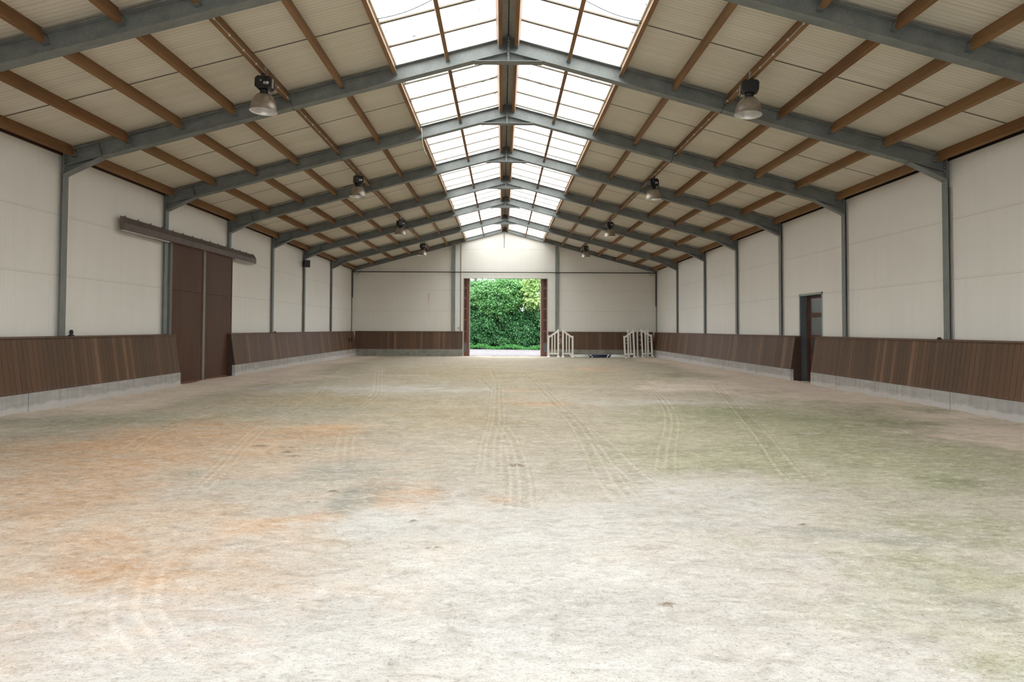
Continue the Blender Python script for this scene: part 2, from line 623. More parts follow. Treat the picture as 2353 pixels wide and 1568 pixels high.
# ------------------------------------------------------------------ floor
def value_noise(x, y, seed=0):
    xi, yi = np.floor(x).astype(int), np.floor(y).astype(int)
    xf, yf = x - xi, y - yi
    u, v = xf * xf * (3 - 2 * xf), yf * yf * (3 - 2 * yf)

    def h(a, b):
        n = (a * 374761393 + b * 668265263 + seed * 1442695) & 0x7fffffff
        n = ((n ^ (n >> 13)) * 1274126177) & 0x7fffffff
        return ((n ^ (n >> 16)) & 0xffff) / 65535.0
    return (h(xi, yi) * (1 - u) + h(xi + 1, yi) * u) * (1 - v) + (h(xi, yi + 1) * (1 - u) + h(xi + 1, yi + 1) * u) * v


def fbm(x, y, seed=0, octs=4):
    a, s, t = 0.5, 0.0, 0.0
    for i in range(octs):
        s = s + a * value_noise(x * 2 ** i, y * 2 ** i, seed + i * 17)
        t += a
        a *= 0.55
    return s / t


TRACKS = [
    # points, line offsets, ladder marks
    ([(-7.51, 31.42), (-5.6, 20.28), (-4.94, 16.8), (-4.69, 14.73), (-4.47, 12.87), (-4.31, 11.42), (-3.95, 9.6), (-3.68, 8.52), (-3.53, 7.76), (-3.32, 6.88)], (-.11, .0, .09), 0.3),
    ([(-5.91, 30.77), (-4.15, 21.33), (-3.47, 17.51), (-3.31, 15.28), (-3.23, 13.02)], (-.12, 0, .12), 0),
    ([(-2.75, 11.25), (-2.5, 9.95), (-2.11, 8.25)], (-.14, -.03, .10), 0),
    ([(-0.69, 31.47), (-0.29, 22.4), (-0.22, 16.21), (-0.2, 12.47), (-0.26, 10.13), (-0.24, 7.58)], (-.14, -.04, .08, .16), 0.8),
    ([(-0.19, 12.47), (0.02, 10.54), (0.09, 9.12), (0.12, 7.59), (0.08, 5.96)], (-.10, .02, .12), 0.8),
    ([(0.67, 30.46), (1.03, 19.91), (1.17, 15.4), (1.28, 11.99), (1.21, 9.46), (1.15, 7.6), (1.17, 6.36)], (-.15, -.03, .13), 0.9),
    ([(1.28, 11.99), (1.45, 10.0), (1.46, 8.31), (1.58, 7.02)], (-.12, .12), 0.9),
    ([(4.37, 20.04), (3.75, 15.46), (3.15, 12.53), (2.29, 9.48), (1.79, 7.6)], (-.12, 0, .12), 0.5),
    ([(6.83, 21.42), (4.56, 12.27), (3.87, 9.7), (3.44, 8.13), (3.25, 7.26)], (-.13, .10), 1.0),
    ([(-2.8, 5.32), (-2.64, 4.78), (-2.47, 4.37), (-2.28, 4.03), (-2.04, 3.76), (-1.82, 3.52), (-1.67, 3.38)], (-.10, .02, .15), 0),
    ([(-2.57, 7.04), (-2.58, 6.45), (-2.58, 5.92)], (-.06, .06), 0.4),
    ([(-6.07, 13.7), (-6.06, 11.64), (-5.54, 9.72), (-5.3, 8.76)], (-.09, .09), 1.0),
    ([(-2.53, 31.73), (-0.95, 23.36), (-0.27, 17.61)], (-.1, .1), 0.5),
    ([(7.17, 13.04), (6.7, 10.9), (6.0, 8.74)], (-.1,), 0.5),
]
PATCH = [('tan', -4.6, 8.6, 2.6, 3.6), ('tan', -2.9, 4.9, 1.8, 1.7), ('tan', -2.2, 3.9, .9, .8), ('olive', 4.6, 9.0, 3.2, 4.5), ('olive', 2.8, 4.6, 1.0, 1.0), ('orange', -4.92, 8.10, 1.06, 1.52), ('orange', -4.88, 10.72, 1.76, 1.54), ('orange', -3.32, 11.20, 0.66, 0.85), ('orange', -4.32, 6.21, 0.65, 0.88), ('orange', -3.04, 5.25, 0.69, 0.62), ('orange', 0.89, 15.57, 0.94, 0.74), ('orange', 3.81, 28.66, 1.16, 2.52), ('orange', 0.46, 18.63, 0.75, 0.79), ('orange', -1.00, 6.70, 0.66, 0.6),
         ('orange', -2.0, 6.1, .5, .4), ('orange', -6.2, 9.6, 1.2, 1.2), ('orange', -2.1, 4.0, .35, .25),
         ('ochre', -2.64, 15.04, 3.00, 2.18), ('ochre', -4.75, 15.42, 2.03, 1.82), ('ochre', -0.74, 12.88, 1.28, 1.27), ('ochre', 1.5, 24, 4, 4), ('ochre', -2, 27, 3, 5),
         ('green', 5.79, 11.85, 2.01, 3.45), ('green', 5.41, 8.73, 1.48, 1.80), ('deepgreen', 5.38, 7.50, 0.51, 0.43), ('green', 3.80, 5.60, 0.75, 0.97), ('green', 3.47, 9.01, 0.91, 1.58), ('deepgreen', 9.07, 14.6, 1.1, 0.9), ('green', 4.18, 12.98, 1.75, 2.66), ('green', 2.43, 3.83, 0.51, 0.33), ('green', 2.4, 9, 1.0, 1.4), ('deepgreen', 7.0, 12.4, 2.1, .9), ('deepgreen', 5.2, 13.6, 1.6, .8), ('deepgreen', -7.8, 12.3, 2.2, .9),
         ('grey', -8.54, 12.13, 1.97, 1.69), ('deepgrey', -3.71, 8.11, 0.32, 0.37), ('deepgrey', -2.20, 7.88, 0.62, 0.62), ('deepgrey', -1.53, 6.70, 0.35, 0.42), ('deepgrey', 3.05, 5.59, 0.94, 0.31), ('deepgreen', 6.2, 24.5, 0.9, 1.5), ('grey', 3.04, 4.12, 0.22, 0.65), ('grey', -4, 14, 1.8, 1.0),
         ('pink', 7.9, 20.61, 2.6, 3.2), ('pink', 8.2, 17.2, 1.6, 1.6), ('pink', 8.5, 10.9, 1.4, 1.9), ('pink', -8.13, 22.64, 2.22, 2.75), ('pink', 7.53, 9.71, 0.40, 1.09), ('pink', 5.5, 19.74, 1.60, 1.49),
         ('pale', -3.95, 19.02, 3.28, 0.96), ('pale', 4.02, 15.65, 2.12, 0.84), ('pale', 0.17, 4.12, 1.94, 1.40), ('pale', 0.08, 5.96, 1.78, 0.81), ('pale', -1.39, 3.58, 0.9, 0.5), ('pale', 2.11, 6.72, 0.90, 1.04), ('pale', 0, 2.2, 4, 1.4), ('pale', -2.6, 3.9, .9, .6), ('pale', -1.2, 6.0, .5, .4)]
TONE = {'orange': (0.55, 0.33, 0.18), 'ochre': (0.37, 0.30, 0.19), 'green': (0.34, 0.335, 0.215), 'deepgreen': (0.235, 0.25, 0.145),
        'tan': (0.54, 0.395, 0.285), 'olive': (0.42, 0.41, 0.295), 'grey': (0.37, 0.36, 0.30), 'deepgrey': (0.29, 0.29, 0.255),
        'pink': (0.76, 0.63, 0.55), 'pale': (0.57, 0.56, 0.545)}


def build_floor():
    ys = [YBACK + 0.02]
    while ys[-1] < 2.4:
        ys.append(ys[-1] + 0.4)
    y = 2.6
    while y < YEND + 0.0:
        ys.append(y)
        y += min(0.09, 0.0042 * y)
    ys.append(YEND + 0.25)
    ys = np.array(ys)
    xs = np.linspace(-10.35, 10.35, 1080)
    X, Y = np.meshgrid(xs, ys)
    Z = floor_z(Y)
    Z = Z + 0.035 * (fbm(X * 0.7, Y * 0.7, 5) - 0.5) + 0.018 * (fbm(X * 3.1, Y * 3.1, 9) - 0.5)
    # a little sand piled against the kerbs
    kx = np.clip((np.abs(X) - 9.2) / 0.5, 0, 1)
    Z = Z + kx * 0.045 * fbm(Y * 1.3, X * 0.2, 3) * (np.abs(X) < 9.9)
    base = np.array((0.425, 0.370, 0.290))
    C = np.ones(X.shape + (3,)) * base
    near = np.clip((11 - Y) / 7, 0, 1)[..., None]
    C = C * (1 - near) + np.array((0.54, 0.503, 0.462)) * near  # sand tone turns paler towards the viewer
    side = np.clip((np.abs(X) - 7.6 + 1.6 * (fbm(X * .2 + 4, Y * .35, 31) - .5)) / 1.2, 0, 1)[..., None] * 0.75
    C = C * (1 - side) + np.array((0.84, 0.715, 0.615)) * side  # pinkish side sand, lightened in colour to make up for weak light
    wx = X + 1.3 * (fbm(X * 0.9, Y * 0.9, 21) - 0.5)
    wy = Y + 1.6 * (fbm(X * 0.8, Y * 0.8, 22) - 0.5)
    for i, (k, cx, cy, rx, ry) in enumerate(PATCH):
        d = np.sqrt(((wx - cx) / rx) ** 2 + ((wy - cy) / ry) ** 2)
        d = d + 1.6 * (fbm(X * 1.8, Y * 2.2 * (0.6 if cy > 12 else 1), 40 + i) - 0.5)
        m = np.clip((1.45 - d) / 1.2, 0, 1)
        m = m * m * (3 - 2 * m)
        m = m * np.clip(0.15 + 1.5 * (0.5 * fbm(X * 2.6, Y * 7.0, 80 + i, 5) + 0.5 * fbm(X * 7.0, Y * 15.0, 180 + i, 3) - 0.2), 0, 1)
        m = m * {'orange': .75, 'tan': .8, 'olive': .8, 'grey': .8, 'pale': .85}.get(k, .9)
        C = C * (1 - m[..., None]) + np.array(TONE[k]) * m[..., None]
    # broad mottling in tone
    mot = fbm(X * 1.4, Y * 1.9, 60, 5)
    C = C * (0.86 + 0.28 * mot)[..., None]
    # drag-harrow streaks across the hall
    stk = fbm(X * 0.35, Y * 2.4, 77, 4)
    C = C * (0.93 + 0.14 * stk)[..., None]
    # vehicle tracks: ridges between the tyre lugs, real relief
    line = np.zeros(X.shape)
    groove = np.zeros(X.shape)
    for pts, offs, lad in TRACKS:
        P = np.array(pts, float)
        # Catmull-Rom subdivision
        Q = []
        for i in range(len(P) - 1):
            p0, p1, p2, p3 = P[max(i - 1, 0)], P[i], P[i + 1], P[min(i + 2, len(P) - 1)]
            for t in np.linspace(0, 1, 9)[:-1]:
                Q.append(0.5 * ((2 * p1) + (-p0 + p2) * t + (2 * p0 - 5 * p1 + 4 * p2 - p3) * t * t + (-p0 + 3 * p1 - 3 * p2 + p3) * t ** 3))
        Q.append(P[-1])
        Q = np.array(Q)
        acc = 0.0
        L = np.sum(np.linalg.norm(np.diff(Q, axis=0), axis=1))
        best = np.full(X.shape, 9.0)
        sd = np.zeros(X.shape)
        along = np.zeros(X.shape)
        for a, b in zip(Q[:-1], Q[1:]):
            lo, hi = min(a[1], b[1]) - 0.5, max(a[1], b[1]) + 0.5
            r0, r1 = np.searchsorted(ys, lo), np.searchsorted(ys, hi)
            sub = (slice(r0, r1), slice(None))
            ab = b - a
            ln = np.linalg.norm(ab)
            t = ((X[sub] - a[0]) * ab[0] + (Y[sub] - a[1]) * ab[1]) / ln ** 2
            t = np.clip(t, 0, 1)
            dx, dy = X[sub] - (a[0] + t * ab[0]), Y[sub] - (a[1] + t * ab[1])
            dd = np.hypot(dx, dy)
            s = (dx * ab[1] - dy * ab[0]) / ln
            m = dd < best[sub]
            best[sub] = np.where(m, dd, best[sub])
            sd[sub] = np.where(m, np.sign(s) * dd, sd[sub])
            along[sub] = np.where(m, acc + t * ln, along[sub])
            acc += ln
        near_ = best < 0.35
        fade = np.clip(along / 0.8, 0, 1) * np.clip((L - along) / 0.8, 0, 1)
        fade = fade * (0.55 + 0.45 * np.clip((fbm(along * 1.1, sd * 0 + 3, 5) - 0.3) * 4, 0, 1))
        wdt = 0.017 + 0.0006 * Y
        for o in offs:
            line += near_ * fade * np.exp(-((sd - o) / wdt) ** 2)
        half = (max(offs) - min(offs)) / 2 + 0.05
        mid = (max(offs) + min(offs)) / 2
        inside = near_ * (np.abs(sd - mid) < half)
        groove += inside * fade * 0.5
        if lad:
            lug = (np.sin(along * 2 * np.pi / 0.17 + np.abs(sd - mid) * 14) > 0.35)
            groove += inside * fade * lad * lug * 0.9
    line = np.clip(line, 0, 1.2)
    Z = Z + 0.010 * line - 0.009 * groove
    C = C * (1 + 0.21 * line - 0.10 * groove)[..., None]
    # droppings and small clods darken the sand at known spots
    for (cx, cy, r) in [(-0.634, 5.222, .045), (-2.94, 8.96, .06), (2.6, 5.86, .035), (-3.26, 9.58, .08), (-3.67, 9.75, .09), (0.08, 8.4, .07), (-0.9, 5.95, .03), (0.954, 4.175, .045), (-3.1, 9.2, .06), (-6.8, 25, .08), (-5.1, 6.9, .05), (-1.9, 7.0, .05), (-2.0, 6.6, .04)]:
        d = np.hypot((X - cx) / 1.5, Y - cy)
        m = np.clip(1.3 - d / r, 0, 1) * (fbm(X * 20, Y * 20, 3) > 0.42)
        C = C * (1 - m[..., None]) + np.array((0.20, 0.155, 0.11)) * m[..., None]
        Z = Z + 0.018 * m
    C = np.clip(C, 0.02, 0.92)
    ny, nx = X.shape
    me = bpy.data.meshes.new('floor')
    nv = nx * ny
    me.vertices.add(nv)
    me.vertices.foreach_set('co', np.stack([X, Y, Z], -1).astype(np.float32).ravel())
    idx = np.arange(nv).reshape(ny, nx)
    q = np.stack([idx[:-1, :-1], idx[:-1, 1:], idx[1:, 1:], idx[1:, :-1]], -1).reshape(-1, 4)
    nf = len(q)
    me.loops.add(nf * 4)
    me.loops.foreach_set('vertex_index', q.astype(np.int32).ravel())
    me.polygons.add(nf)
    me.polygons.foreach_set('loop_start', np.arange(0, nf * 4, 4, dtype=np.int32))
    me.polygons.foreach_set('use_smooth', np.ones(nf, dtype=bool))
    me.update(calc_edges=True)
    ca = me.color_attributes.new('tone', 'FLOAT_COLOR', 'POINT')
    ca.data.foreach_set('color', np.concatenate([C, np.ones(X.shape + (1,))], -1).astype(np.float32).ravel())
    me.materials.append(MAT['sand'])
    o = bpy.data.objects.new('floor', me)
    COL.objects.link(o)
    tag(o, 'pale sand riding floor with orange and green stains and tyre tracks', 'floor', kind='structure')


build_floor()

# ------------------------------------------------------------------ shell
LDOOR = (19.30, 23.95, 4.30)      # opening behind the sliding door on the left wall
RDOOR = (20.77, 22.30, 2.90)      # doorway on the right wall


def zceil(x):
    return ZC - SL * abs(x)


def shell():
    # left wall
    m = MB()
    z1 = 5.63
    m.box(-WX - .18, -WX, YBACK, LDOOR[0], -.3, z1)
    m.box(-WX - .18, -WX, LDOOR[1], YEND, -.3, z1)
    m.box(-WX - .18, -WX, LDOOR[0], LDOOR[1], LDOOR[2], z1)
    tag(m.build('wall_left', MAT['wall']), 'white panelled side wall on the left', 'wall', kind='structure')
    m = MB()
    m.box(WX, WX + .18, YBACK, RDOOR[0], -.3, z1)
    m.box(WX, WX + .18, RDOOR[1], YEND, -.3, z1)
    m.box(WX, WX + .18, RDOOR[0], RDOOR[1], RDOOR[2], z1)
    tag(m.build('wall_right', MAT['wall']), 'white panelled side wall on the right', 'wall', kind='structure')
    # outside blocking behind the left door so no daylight leaks round it
    # far wall with its big doorway
    ox0, ox1, oz = -2.69, 2.83, 5.07
    m = MB()
    H = lambda x: zceil(x) + .02
    m.prism([(-WX - .2, -.3), (ox0, -.3), (ox0, H(ox0)), (-WX - .2, H(WX + .2))], 'y', YEND, YEND + .18)
    m.prism([(ox1, -.3), (WX + .2, -.3), (WX + .2, H(WX + .2)), (ox1, H(ox1))], 'y', YEND, YEND + .18)
    m.prism([(ox0, oz), (ox1, oz), (ox1, H(ox1)), (0, H(0)), (ox0, H(ox0))], 'y', YEND, YEND + .18)
    tag(m.build('wall_far', MAT['wallend']), 'white panelled gable wall around the open doorway', 'wall', kind='structure')
    # wall behind the camera, with a wide opening added to let daylight onto the near sand
    bx0, bx1, bz = -7.5, 7.5, 3.9
    m = MB()
    m.prism([(-WX - .2, -.3), (bx0, -.3), (bx0, H(bx0)), (-WX - .2, H(WX + .2))], 'y', YBACK - .18, YBACK)
    m.prism([(bx1, -.3), (WX + .2, -.3), (WX + .2, H(WX + .2)), (bx1, H(bx1))], 'y', YBACK - .18, YBACK)
    m.prism([(bx0, bz), (bx1, bz), (bx1, H(bx1)), (0, H(0)), (bx0, H(bx0))], 'y', YBACK - .18, YBACK)
    tag(m.build('wall_back', MAT['wallend']), 'white panelled gable wall behind the viewer', 'wall', kind='structure')
    # roof panels: both slopes, open strip for the skylight
    XS, XR = 2.56, 0.27
    m = MB()
    for s in (-1, 1):
        for a, b in ((XS, ROOFX),):
            za, zb = zceil(a), zceil(b)
            m.prism([(s * a, za), (s * b, zb), (s * b, zb + .1), (s * a, za + .1)], 'y', YBACK - .2, YEND + .2)
    tag(m.build('ceiling', MAT['ceil']), 'cream ribbed roof panels on both slopes', 'ceiling', kind='structure')
    # ridge flashing
    m = MB()
    m.prism([(-XR, zceil(XR)), (0, ZC), (XR, zceil(XR)), (XR, zceil(XR) + .1), (0, ZC + .1), (-XR, zceil(XR) + .1)], 'y', YBACK - .2, YEND + .2)
    o = m.build('trim_1', MAT['ridge'])
    tag(o, 'grey ridge capping between the two skylight strips', 'ridge capping', kind='structure')
    m = MB()
    m.box(-.012, .012, YBACK, YEND, ZC - .012, ZC - .002)
    m.build('seam', MAT['blackcable'], o)
    # eaves board on the left, black strip as gap shade on the right
    m = MB()
    m.box(-WX - .16, -WX + .015, YBACK, YEND, 5.63, 5.735)
    tag(m.build('trim_2', MAT['timberdark']), 'dark red timber plate along the top of the left wall', 'eaves board', kind='structure')
    m = MB()
    m.box(WX + .06, WX + .16, YBACK, YEND, 5.63, 5.735)
    tag(m.build('trim_3', MAT['void']), 'black strip in place of the shaded gap above the right wall', 'eaves board', kind='structure')
    # skylights
    for i, s in enumerate((-1, 1)):
        m = MB()
        za, zb = zceil(XR) + .035, zceil(XS) + .035
        m.prism([(s * XR, za), (s * XS, zb), (s * XS, zb + .008), (s * XR, za + .008)], 'y', YBACK - .1, YEND + .1)
        o = m.build('window_%d' % (i + 1), MAT['skylight'])
        tag(o, 'translucent white skylight strip on the %s roof slope' % ('left', 'right')[i], 'skylight', kind='structure')
        k = 0
        y = 11.7375 - 1.0725 * 18
        while y < YEND:
            if y > 4.0 and y > YBACK:
                b = MB()
                b.prism([(s * XR, za - .032), (s * XS, zb - .032), (s * XS, zb - .002), (s * XR, za - .002)], 'y', y - .036, y + .036)
                b.build('glazing_bar', MAT['glazebar'], o)
            y += 1.0725


shell()

# ------------------------------------------------------------------ portal frames
COSA = 1 / math.sqrt(1 + SL * SL)
SINA = SL * COSA


def slope_M(s, x, y):
    """local u along the slope outwards, v = world y, w = normal upwards; origin on the ceiling plane at |x|"""
    return Matrix(((s * COSA, 0, s * SINA, s * x), (0, 1, 0, y), (-SINA, 0, COSA, zceil(x)), (0, 0, 0, 1)))


def purlin_x(k):
    return 0.145 + 0.052 + 1.2005 * k


PW, PH = 0.084, 0.236


def ordinal(n):
    return ['first', 'second', 'third', 'fourth', 'fifth', 'sixth', 'seventh', 'eighth', 'ninth', 'tenth'][n - 1]


FRAME_LABEL = {
    8: 'grey steel gable frame flat against the far wall',
    7: 'galvanised steel portal frame nearest the far wall, gable frame aside',
    6: 'galvanised steel portal frame, second from the far end, with the speaker on its left column',
    5: 'galvanised steel portal frame, third from the far end of the hall',
    4: 'galvanised steel portal frame, fourth from the far end, behind the brown sliding door',
    3: 'galvanised steel portal frame crossing just left of the brown sliding door',
    2: 'galvanised steel portal frame with both columns full height nearest the viewer',
    1: 'galvanised steel portal frame cutting the upper corners of the photo',
    0: 'galvanised steel portal frame overhead, just in front of the viewer'}


def frame(i):
    yc = D[i]
    gable = i == 8
    root = empty('portal_frame', (0, yc, 0))
    tag(root, FRAME_LABEL[i], 'steel frame', 'galvanised portal frames')
    fw = 0.112 if not gable else 0.07
    zb = ZB if not gable else ZB + .13
    for s in (-1, 1):
        # column, mostly let into the wall line
        if not gable:
            c = MB()
            c.box(*sorted((s * CX, s * (CX + .014))), yc - .095, yc + .095, 1.55, 5.62)
            c.box(*sorted((s * (CX + .014), s * (WX - .001))), yc - .005, yc + .005, 1.55, 5.62)
            rel(c, root).build('column', MAT['steel2'], root)
        # rafter
        r = MB()
        xo = CX
        def zl(z0, x): return z0 - SL * x
        zt = ZR
        r.prism([(0, zt), (s * xo, zl(zt, xo)), (s * xo, zl(zb, xo)), (0, zb)], 'y', yc - .005, yc + .005)
        for za in (zt, zb + .016):
            r.prism([(0, za), (s * xo, zl(za, xo)), (s * xo, zl(za - .016, xo)), (0, za - .016)], 'y', yc - fw, yc + fw)
        ro = rel(r, root).build('rafter', MAT['steel'], root)
        # cleats that carry the purlins, one per purlin line
        for k in range(9):
            M = slope_M(s, purlin_x(k), yc)
            sh = MB()
            if not gable:
                sh.box(-.006, -.001, -.115, -.006, -PH - .012, -PH + .115, M)
                sh.box(-.006, PW + .006, -.115, -.006, -PH - .012, -PH - .004, M)
                sh.box(PW + .001, PW + .006, -.115, -.006, -PH - .012, -PH + .115, M)
            else:
                sh.box(-.006, PW + .006, -.09, -.006, -PH + .04, -PH + .048, M)
            so = rel(sh, root).build('purlin_cleat', MAT['steel'], ro)
        if gable:
            continue
        # knee haunch
        h = MB()
        x0, xk = 9.17, CX
        z0, z1 = zl(zb, x0), 5.19
        h.prism([(s * x0, z0), (s * xk, zl(zb, xk)), (s * xk, z1)], 'y', yc - .004, yc + .004)
        dx, dz = xk - x0, z1 - z0
        h.prism([(s * x0, z0), (s * xk, z1), (s * xk, z1 - .016), (s * (x0 - .02), z0 - .010)], 'y', yc - fw, yc + fw)
        ho = rel(h, root).build('knee_haunch', MAT['steel'], root)
        e = MB()
        e.box(*sorted((s * (CX - .02), s * (CX - .001))), yc - fw, yc + fw, 5.17, zl(zb, CX) + .33)
        ep = rel(e, root).build('end_plate', MAT['steel'], root)
        st = MB()
        st.prism([(s * (x0 - .012), z0 + .018), (s * (x0), z0 + .018), (s * (x0 + .095), z0 + .335), (s * (x0 + .083), z0 + .335)], 'y', yc - fw + .004, yc - .006)
        if s < 0:
            rel(st, root).build('stiffener', MAT['steel'], root)
        for kk in range(5):
            zz = 5.27 + kk * .1
            bo = MB()
            bo.box(*sorted((s * (CX - .036), s * (CX - .0195))), yc - .061, yc - .039, zz - .011, zz + .011)
            rel(bo, root).build('bolt', MAT['bolt'], ep)
    if gable:
        return root
    # apex haunch
    a = MB()
    zc = 7.842
    xa = (zb - zc) / SL
    a.prism([(-xa, zc), (xa, zc), (0, zb)], 'y', yc - .004, yc + .004)
    a.box(-xa - .02, xa + .02, yc - fw, yc + fw, zc - .016, zc)
    rel(a, root).build('apex_haunch', MAT['steel'], root)
    p = MB()
    p.box(-.018, .018, yc - fw, yc + fw, zc + .001, ZR - .02)
    po = rel(p, root).build('ridge_plate', MAT['steel'], root)
    for zz in (7.93, 8.02, 8.14, 8.24, 8.33):
        for s in (-1, 1):
            b = MB()
            b.box(*sorted((s * .018, s * .034)), yc - .05, yc - .028, zz - .011, zz + .011)
            rel(b, root).build('bolt', MAT['bolt'], po)
    return root


for i in range(0, 9):
    frame(i)

# ------------------------------------------------------------------ purlins
BAYNAME = {7: 'bay at the far wall', 6: 'second bay from the far wall', 5: 'third bay from the far wall', 4: 'fourth bay from the far wall',
           3: 'fifth bay from the far wall', 2: 'sixth bay from the far wall', 1: 'seventh bay from the far wall', 0: 'bay nearest the viewer'}


def purlin_mesh(L, last):
    m = MB()
    n = .12
    e = L if not last else L - .0
    m.box(0, PW, n, L - n, -PH, -.004)
    m.box(0, PW, .012, n, -PH, -.085)
    m.box(0, PW, L - n, L - .012, -PH, -.085)
    return m


def purlins():
    for b in range(0, 8):
        y0, y1 = D[b], D[b + 1]
        if b == 7:
            y1 = YEND + .0
        for s in (-1, 1):
            for k in range(9):
                m = purlin_mesh(y1 - y0, b == 7)
                o = m.build('timber_purlin', MAT['timber'])
                o.matrix_world = slope_M(s, purlin_x(k), y0)
                side = 'left' if s < 0 else 'right'
                nm = 'ridge' if k == 0 else ordinal(k + 1)
                if k == 0:
                    lab = 'timber ridge purlin just %s of the centre, %s' % (side, BAYNAME[b])
                elif k == 8:
                    lab = 'timber eaves purlin above the %s wall, %s' % (side, BAYNAME[b])
                else:
                    lab = 'timber purlin, %s from ridge, %s slope, %s' % (ordinal(k + 1), side, BAYNAME[b])
                tag(o, lab, 'roof beam', 'timber purlins on the %s slope' % side)


purlins()


# ------------------------------------------------------------------ kickboards and kerbs
def kick_side(s, y0, y1, label, klabel, end0, end1, joints):
    """sloping plank boards along a side wall (inner foot at 9.70, head at 9.86)"""
    root = empty('kickboard', (s * 9.86, (y0 + y1) / 2, .41))
    tag(root, label, 'kickboard', 'plank kickboards round the arena')
    m = MB()
    k0 = math.ceil(y0 / .145 - .01)
    y = y0
    k = math.floor(y0 / .145)
    while y < y1 - .01:
        ny = min((k + 1) * .145, y1)
        if ny - y > .01:
            m.prism([(s * 9.71, .405), (s * 9.865, 1.50), (s * 9.89, 1.50), (s * 9.735, .405)], 'y', y + .004, ny - .004)
        y = ny
        k += 1
    rel(m, root).build('plank_panel', MAT['plank_side'], root)
    m = MB()
    m.prism([(s * 9.84, 1.502), (s * 9.84, 1.527), (s * 10.095, 1.545), (s * 10.095, 1.505)], 'y', y0, y1)
    rel(m, root).build('cap_rail', MAT['plank_cap'], root)
    for on, yy, d in ((end0, y0, .02), (end1, y1, -.02)):
        if on:
            m = MB()
            m.prism([(s * 9.74, .41), (s * 9.885, 1.50), (s * 10.09, 1.50), (s * 10.09, -.08), (s * 9.815, -.08), (s * 9.815, .41)], 'y', *sorted((yy + .01 * (1 if d > 0 else -1), yy + d + .01 * (1 if d > 0 else -1))))
            rel(m, root).build('end_panel', MAT['plank_dark'], root)
    m = MB()
    m.prism([(s * 9.70, -.25), (s * 9.70, .40), (s * 9.81, .40), (s * 9.81, -.25)], 'y', y0, y1)
    c = empty('concrete_kerb', (s * 9.75, (y0 + y1) / 2, 0))
    tag(c, klabel, 'kerb', 'concrete kerbs under the kickboards')
    rel(m, c).build('kerb_block', MAT['concrete'], c, )
    for yy in joints:
        m = MB()
        m.box(*sorted((s * 9.697, s * 9.701)), yy - .006, yy + .006, -.1, .399)
        rel(m, c).build('joint', MAT['concjoint'], c)


kick_side(-1, YBACK + .02, 19.60, 'brown plank kickboard on the left, from the near corner to the sliding door',
          'grey concrete kerb under the near left kickboard', False, True, [13.35, 8.2])
kick_side(-1, 23.56, 42.84, 'brown plank kickboard on the left, beyond the sliding door',
          'grey concrete kerb under the left kickboard beyond the sliding door', True, False, [29.2, 34.5])
kick_side(1, YBACK + .02, 20.74, 'brown plank kickboard on the right, nearer than the narrow doorway',
          'grey concrete kerb under the near right kickboard', False, False, [19.15, 14.25, 9.4])
kick_side(1, 22.20, 42.84, 'brown plank kickboard on the right, beyond the narrow doorway',
          'grey concrete kerb under the right kickboard beyond the narrow doorway', True, False, [25.2, 29.0, 34.0])


def kick_end(x0, x1, label, klabel):
    root = empty('kickboard', ((x0 + x1) / 2, 42.95, .41))
    tag(root, label, 'kickboard', 'plank kickboards round the arena')
    m = MB()
    x, k = x0, math.floor(x0 / .145)
    while x < x1 - .01:
        nx = min((k + 1) * .145, x1)
        if nx - x > .01:
            m.prism([(42.87, .385), (43.02, 1.52), (43.045, 1.52), (42.895, .385)], 'x', x + .002, nx - .002)
        x = nx
        k += 1
    rel(m, root).build('plank_panel', MAT['plank_end'], root)
    m = MB()
    m.prism([(43.0, 1.522), (43.0, 1.547), (43.155, 1.56), (43.155, 1.53)], 'x', x0, x1)
    rel(m, root).build('cap_rail', MAT['plank_cap'], root)
    c = empty('concrete_kerb', ((x0 + x1) / 2, 42.9, 0))
    tag(c, klabel, 'kerb', 'concrete kerbs under the kickboards')
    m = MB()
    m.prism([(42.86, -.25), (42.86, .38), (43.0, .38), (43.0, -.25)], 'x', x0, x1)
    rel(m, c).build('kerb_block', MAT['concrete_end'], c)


kick_end(-9.81, -2.74, 'brown plank kickboard on the far wall, left of the open doorway', 'grey concrete kerb on the far wall, left of the open doorway')
kick_end(2.89, 9.81, 'brown plank kickboard on the far wall, behind the white jump stands', 'grey concrete kerb on the far wall, behind the white jump stands')


